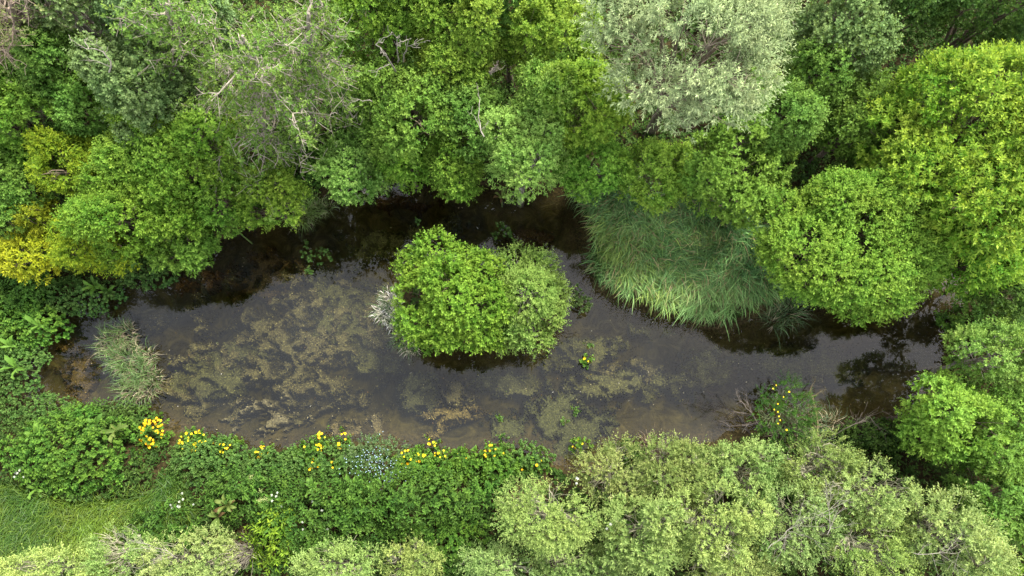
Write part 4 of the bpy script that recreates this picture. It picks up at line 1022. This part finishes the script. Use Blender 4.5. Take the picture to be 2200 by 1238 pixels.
for i, (u, v, z, nl, kd, lab) in enumerate(DK):
    g = R(9950 + i); p = at(u, v, z)
    root = link('dock_plant', None, label=lab, cat='plant', group='big-leaved plants', loc=p)
    st = Acc(); gz = float(max(ground_z(p[None, 0], p[None, 1])[0], -0.05)) - z
    add_tubes(st, np.array([[[0, 0, gz], [0, 0.0, gz * 0.5], [0, 0, 0.02]]]), np.array([[0.018, 0.014, 0.01]]), 5, (0.08, 0.12, 0.03))
    link('stem', st.mesh('stem'), M_BARK, root)
    for j in range(nl):
        o = link('leaf', DL[kd][int(g.integers(0, 3)) if kd != 'olive' or g.random() < 0.5 else int(g.integers(0, 2))], None, root, loc=(0, 0, g.uniform(-0.06, 0.04)))
        o.rotation_euler = (g.normal(0, 0.2), g.normal(0, 0.2), j * 2.4 + g.normal(0, 0.3)); s = g.uniform(0.5, 0.95); o.scale = (s, s * 0.85, s)

# ------------------------------------------------------------------ broom bush, water plants, dead wood
SPEC['broom'] = dict(n=14, len=0.22, L=0.050, w=0.26, ph0=58, ph1=22, dens=170, c0=(0.030,0.095,0.016), c1=(0.085,0.200,0.034), tw=40, tc=(0.09, 0.11, 0.05))
SPEC['water'] = dict(n=8, len=0.09, L=0.05, w=0.55, ph0=82, ph1=50, dens=190, c0=(0.055,0.110,0.030), c1=(0.13,0.21,0.065), tw=10, tc=BARK_B)
br = make_tree('broom_bush', 'broom', 1685, 870, 70, 70, 1.0, 'feathery dark green bush with a few yellow flowers at the south shore', 'shrub', None, seed=401, zlow=0.2, gap=0.30,
     lobes=[(1690,838,30,0.55),(1712,880,40,0.55),(1690,905,38,0.5),(1650,895,34,0.5),(1640,850,16,0.5),(1665,930,30,0.4),(1725,915,28,0.4)])
g = R(402)
for (u, v) in [(1667,828),(1660,835),(1697,842),(1684,853),(1672,868),(1668,885),(1662,880),(1676,895),(1674,903),(1670,910),(1688,924)]:
    p = at(u + g.normal(0, 2), v, 0.95) - np.array(br.location)
    o = link('flower', FLOWER[int(g.integers(0, 2))], None, br, loc=p); o.rotation_euler = (g.normal(0, 0.3), g.normal(0, 0.3), g.uniform(0, 6)); o.scale = (0.75, 0.75, 0.75)
make_tree('water_shrub', 'water', 1245, 645, 25, 25, 0.5, 'little leafy shrub standing in water off the right of the island', 'shrub', None, seed=403, zlow=0.05, gap=0.2,
     lobes=[(1232,622,13,0.2),(1240,640,13,0.2),(1252,655,18,0.2),(1262,648,10,0.15)])
WP = [(655,520,9),(668,535,10),(690,530,8),(660,548,9),(680,550,11),(705,545,7),(645,540,7),(655,577,6),(1075,478,8),(1088,492,13),(1065,500,7),(1100,505,6),(895,467,4),(830,410,4),(1215,905,6),(1235,882,8),(1080,940,8),(1070,900,7),(1270,735,7)]
for i, (u, v, r) in enumerate(WP):
    where = 'off the north-west bank' if i < 8 else 'in the dark water north of the island' if i < 14 else 'on the green scum by the south bank' if i < 18 else 'in open water below the water shrub'
    base, acc, _ = mound('x', u, v, r * 0.75, r * 0.7, 0.05, 'cress', '', 700 + i, dens=150, parent_only=True, tone=0.1)
    base2 = base
    o = link('water_plant', None, None, None, 'small floating leafy sprig ' + where, 'plant', 'floating sprigs ' + where, None, base2)
    link('foliage', acc.mesh('foliage'), M_LEAF, o)

def dead_wood(name, pts, r, label, seed, col=(0.45, 0.42, 0.36), forks=0, fl=0.4, cat='branch', group='dead branches'):
    """pts: (u, v, z) along the main stem"""
    g = R(9990 + seed)
    P = np.array([at(u, v, z) for u, v, z in pts]); b = P[0].copy()
    m = 8; tt = np.linspace(0, len(P) - 1, m); i = np.minimum(tt.astype(int), len(P) - 2)
    pl = P[i] + (P[i + 1] - P[i]) * (tt - i)[:, None] + g.normal(0, 0.012, (m, 3))
    root = link(name, None, label=label, cat=cat, group=group, loc=b)
    a = Acc(b); add_tubes(a, pl[None], (r * 0.7 * np.linspace(1, 0.35, m))[None], 6, col); link('main_stem', a.mesh('main_stem', True), M_BARK, root)
    d0 = norm(pl[-1] - pl[0])
    for k in range(forks):
        s = pl[g.integers(1, m)]; d = norm(d0 * 0.8 + g.normal(0, 0.5, 3) * np.array([1, 1, 0.5])); ln = fl * g.uniform(0.5, 1.2)
        q = np.linspace(0, 1, 6)[:, None]
        f = s + d * ln * q + np.cumsum(g.normal(0, 0.02, (6, 3)), 0) * q
        a = Acc(b); add_tubes(a, f[None], (r * 0.35 * (1 - 0.7 * q[:, 0]))[None], 4, col)
        nt = 6; st = f[g.integers(1, 6, nt)]; td = norm(d + g.normal(0, 0.6, (nt, 3))); e = st + td * ln * g.uniform(0.2, 0.5, (nt, 1))
        add_tubes(a, np.stack([st, (st + e) / 2 + g.normal(0, 0.015, (nt, 3)), e], 1), np.full((nt, 3), r * 0.15), 3, col)
        link('twig', a.mesh('twig'), M_BARK, root)
    return root
BLK, GRY, WHT = (0.025, 0.021, 0.018), (0.12, 0.10, 0.08), (0.17, 0.155, 0.125)
dead_wood('dead_branch', [(1612,935,0.2),(1585,890,0.35),(1555,872,0.4),(1530,885,0.3)], 0.022, 'blackened dead branch arching over the water at the south shore', 1, BLK, 9, 0.5)
dead_wood('dead_branch', [(1618,940,0.2),(1595,905,0.3),(1560,905,0.25)], 0.016, 'lower thin blackened branch beside the arching one', 2, BLK, 6, 0.4)
dead_wood('dead_branch', [(1640,930,0.3),(1615,885,0.5),(1590,862,0.55)], 0.016, 'grey twiggy dead branch left of the broom bush', 3, GRY, 6, 0.4)
dead_wood('dead_branch', [(1755,940,0.3),(1758,900,0.4),(1750,860,0.3),(1740,845,0.2)], 0.03, 'mossy leaning stem in the shade right of the broom bush', 4, (0.12,0.10,0.05), 6, 0.35)
dead_wood('dead_branch', [(1790,935,0.5),(1830,915,0.8),(1870,895,0.9)], 0.014, 'bare grey branch reaching over the shaded south-east water', 5, GRY, 5, 0.4)
dead_wood('dead_branch', [(1594,930,0.5),(1604,912,0.7)], 0.012, 'short white snag beside the blackened branches', 6, WHT, 0)
dead_wood('dead_branch', [(238,156,4.4),(236,130,4.6),(214,105,4.7),(190,106,4.7)], 0.022, 'forked white dead branch among the grey-green crowns', 7, WHT, 4, 0.35)
dead_wood('dead_branch', [(1040,296,3.7),(1030,275,3.7),(1030,240,3.8),(1028,214,3.8)], 0.018, 'thin white dead branch in a gap of the north bank', 8, WHT, 3, 0.25)
dead_wood('dead_branch', [(800,218,3.2),(775,215,3.2),(752,222,3.2)], 0.014, 'short pale branch over the dark gap beside the half bare trunks', 9, WHT, 3, 0.25)
dead_wood('dead_branch', [(850,155,3.2),(830,118,4.6),(808,95,5.2)], 0.026, 'pale bare stem, leftmost of the forked group under the thin tree', 10, WHT, 3, 0.4)
dead_wood('dead_branch', [(856,135,3.4),(854,105,4.8),(852,85,5.2)], 0.022, 'pale bare upright stem in the middle of the forked group', 11, WHT, 2, 0.4)
dead_wood('dead_branch', [(866,132,3.4),(872,105,4.8),(880,80,5.2)], 0.022, 'pale bare stem, rightmost of the forked group under the thin tree', 12, WHT, 2, 0.4)
dead_wood('dead_branch', [(1190,715,0.15),(1205,708,0.3),(1220,718,0.2)], 0.012, 'dark twig poking from under the right of the island', 13, BLK, 6, 0.25)
dead_wood('dead_branch', [(1052,160,4.6),(1060,148,5.0),(1066,140,5.2)], 0.018, 'pale snag peeping between the yellow-tipped crowns', 14, GRY, 4, 0.25)
dead_wood('dead_branch', [(1780,1150,2.9),(1784,1100,3.0),(1775,1070,3.0)], 0.009, 'bleached branch spread over the deep willow scrub', 15, WHT, 14, 0.5)
dead_wood('dead_branch', [(1650,1180,2.9),(1680,1150,3.0),(1710,1130,3.0)], 0.009, 'grey branch lying across the exposed willow twigs', 16, WHT, 10, 0.45)
dead_wood('dead_branch', [(380,1200,2.1),(350,1180,2.3),(290,1165,2.3)], 0.009, 'pale branch over the yellowish willow at the bottom', 17, WHT, 10, 0.45)
dead_wood('dead_branch', [(1960,1190,2.7),(2010,1190,2.8),(2060,1188,2.7)], 0.009, 'long bleached branch across the eastern end of the scrub', 18, WHT, 8, 0.5)
dead_wood('dead_branch', [(340,816,0.01),(352,815,0.02),(362,813,0.02)], 0.008, 'white stick afloat beside the reed tuft', 19, WHT, 0)

def twig_bush(u, v, rx, z, n, label, seed, col):
    g = R(10050 + seed); c = at(u, v, z * 0.4); r = rx * mpp(u, v, z * 0.4)
    b = np.array([c[0], c[1], float(ground_z(c[None, 0], c[None, 1])[0])])
    root = link('dead_twig_bush', None, label=label, cat='shrub', group='leafless twig bushes', loc=b)
    for k in range(12):
        a = Acc(b); nn = n // 12
        th = k * 0.52 + g.normal(0, 0.3, nn); ph = g.uniform(0.3, 1.2, nn)
        d = np.stack([np.cos(th) * np.sin(ph), np.sin(th) * np.sin(ph), np.cos(ph)], -1)
        q = np.linspace(0, 1, 6)[None, :, None]
        e = d * np.array([r, r, z]) * g.uniform(0.6, 1.1, (nn, 1))
        p = b + e[:, None] * q + np.cumsum(g.normal(0, 0.03, (nn, 6, 3)), 1) * q
        add_tubes(a, p, np.broadcast_to(0.009 * (1 - 0.7 * q[0, :, 0]), (nn, 6)), 3, np.array(col) * np.exp(g.normal(0, 0.2, (nn, 1))))
        link('branch', a.mesh('branch'), M_BARK, root)
twig_bush(535, 1185, 42, 1.5, 160, 'leafless grey twig bush at the bottom edge between willow bushes', 1, (0.22, 0.195, 0.15))
twig_bush(1405, 962, 40, 0.6, 220, 'dry brown twig bush on the bank above the pale willows', 2, (0.16, 0.125, 0.085))
twig_bush(1690, 925, 60, 0.5, 150, 'tangle of dry stems at the foot of the broom bush', 3, (0.13, 0.11, 0.08))
twig_bush(1840, 925, 55, 0.6, 130, 'tangle of dry stems on the shaded south-east bank', 4, (0.11, 0.09, 0.065))
twig_bush(600, 250, 70, 2.5, 200, 'grey leafless thicket between the half bare trunks', 5, (0.24, 0.21, 0.165))

# ------------------------------------------------------------------ specks of leaf and straw drifting on the pond
g = R(77); n = 1500
x, y = g.uniform(-10, 10, n), g.uniform(-0.5, 7.5, n)
k = (shore_sd(x, y) < -0.05) & (g.random(n) < np.where(fbm2(x * 0.8, y * 0.8, 33, 3) > 0.5, 0.6, 0.18)); x, y = x[k], y[k]; n = len(x)
th = g.uniform(0, 6.28, n); acc = Acc()
pal = np.array([[0.30, 0.26, 0.15], [0.12, 0.16, 0.04], [0.16, 0.10, 0.04], [0.42, 0.40, 0.32]])
add_leaves(acc, np.stack([x, y, np.full(n, 0.006)], -1), np.stack([np.cos(th), np.sin(th), np.zeros(n)], -1), np.tile([0, 0, 1.0], (n, 1)), g.uniform(0.012, 0.038, n), g.uniform(0.008, 0.018, n),
           pal[g.choice(4, n, p=[0.35, 0.25, 0.3, 0.1])] * np.exp(g.normal(0, 0.25, n))[:, None], 0.05, 0.0)
link('floating_litter', acc.mesh('floating_litter'), M_LEAF, None, 'specks of fallen leaf and straw drifting on the pond', 'litter', None, 'stuff')
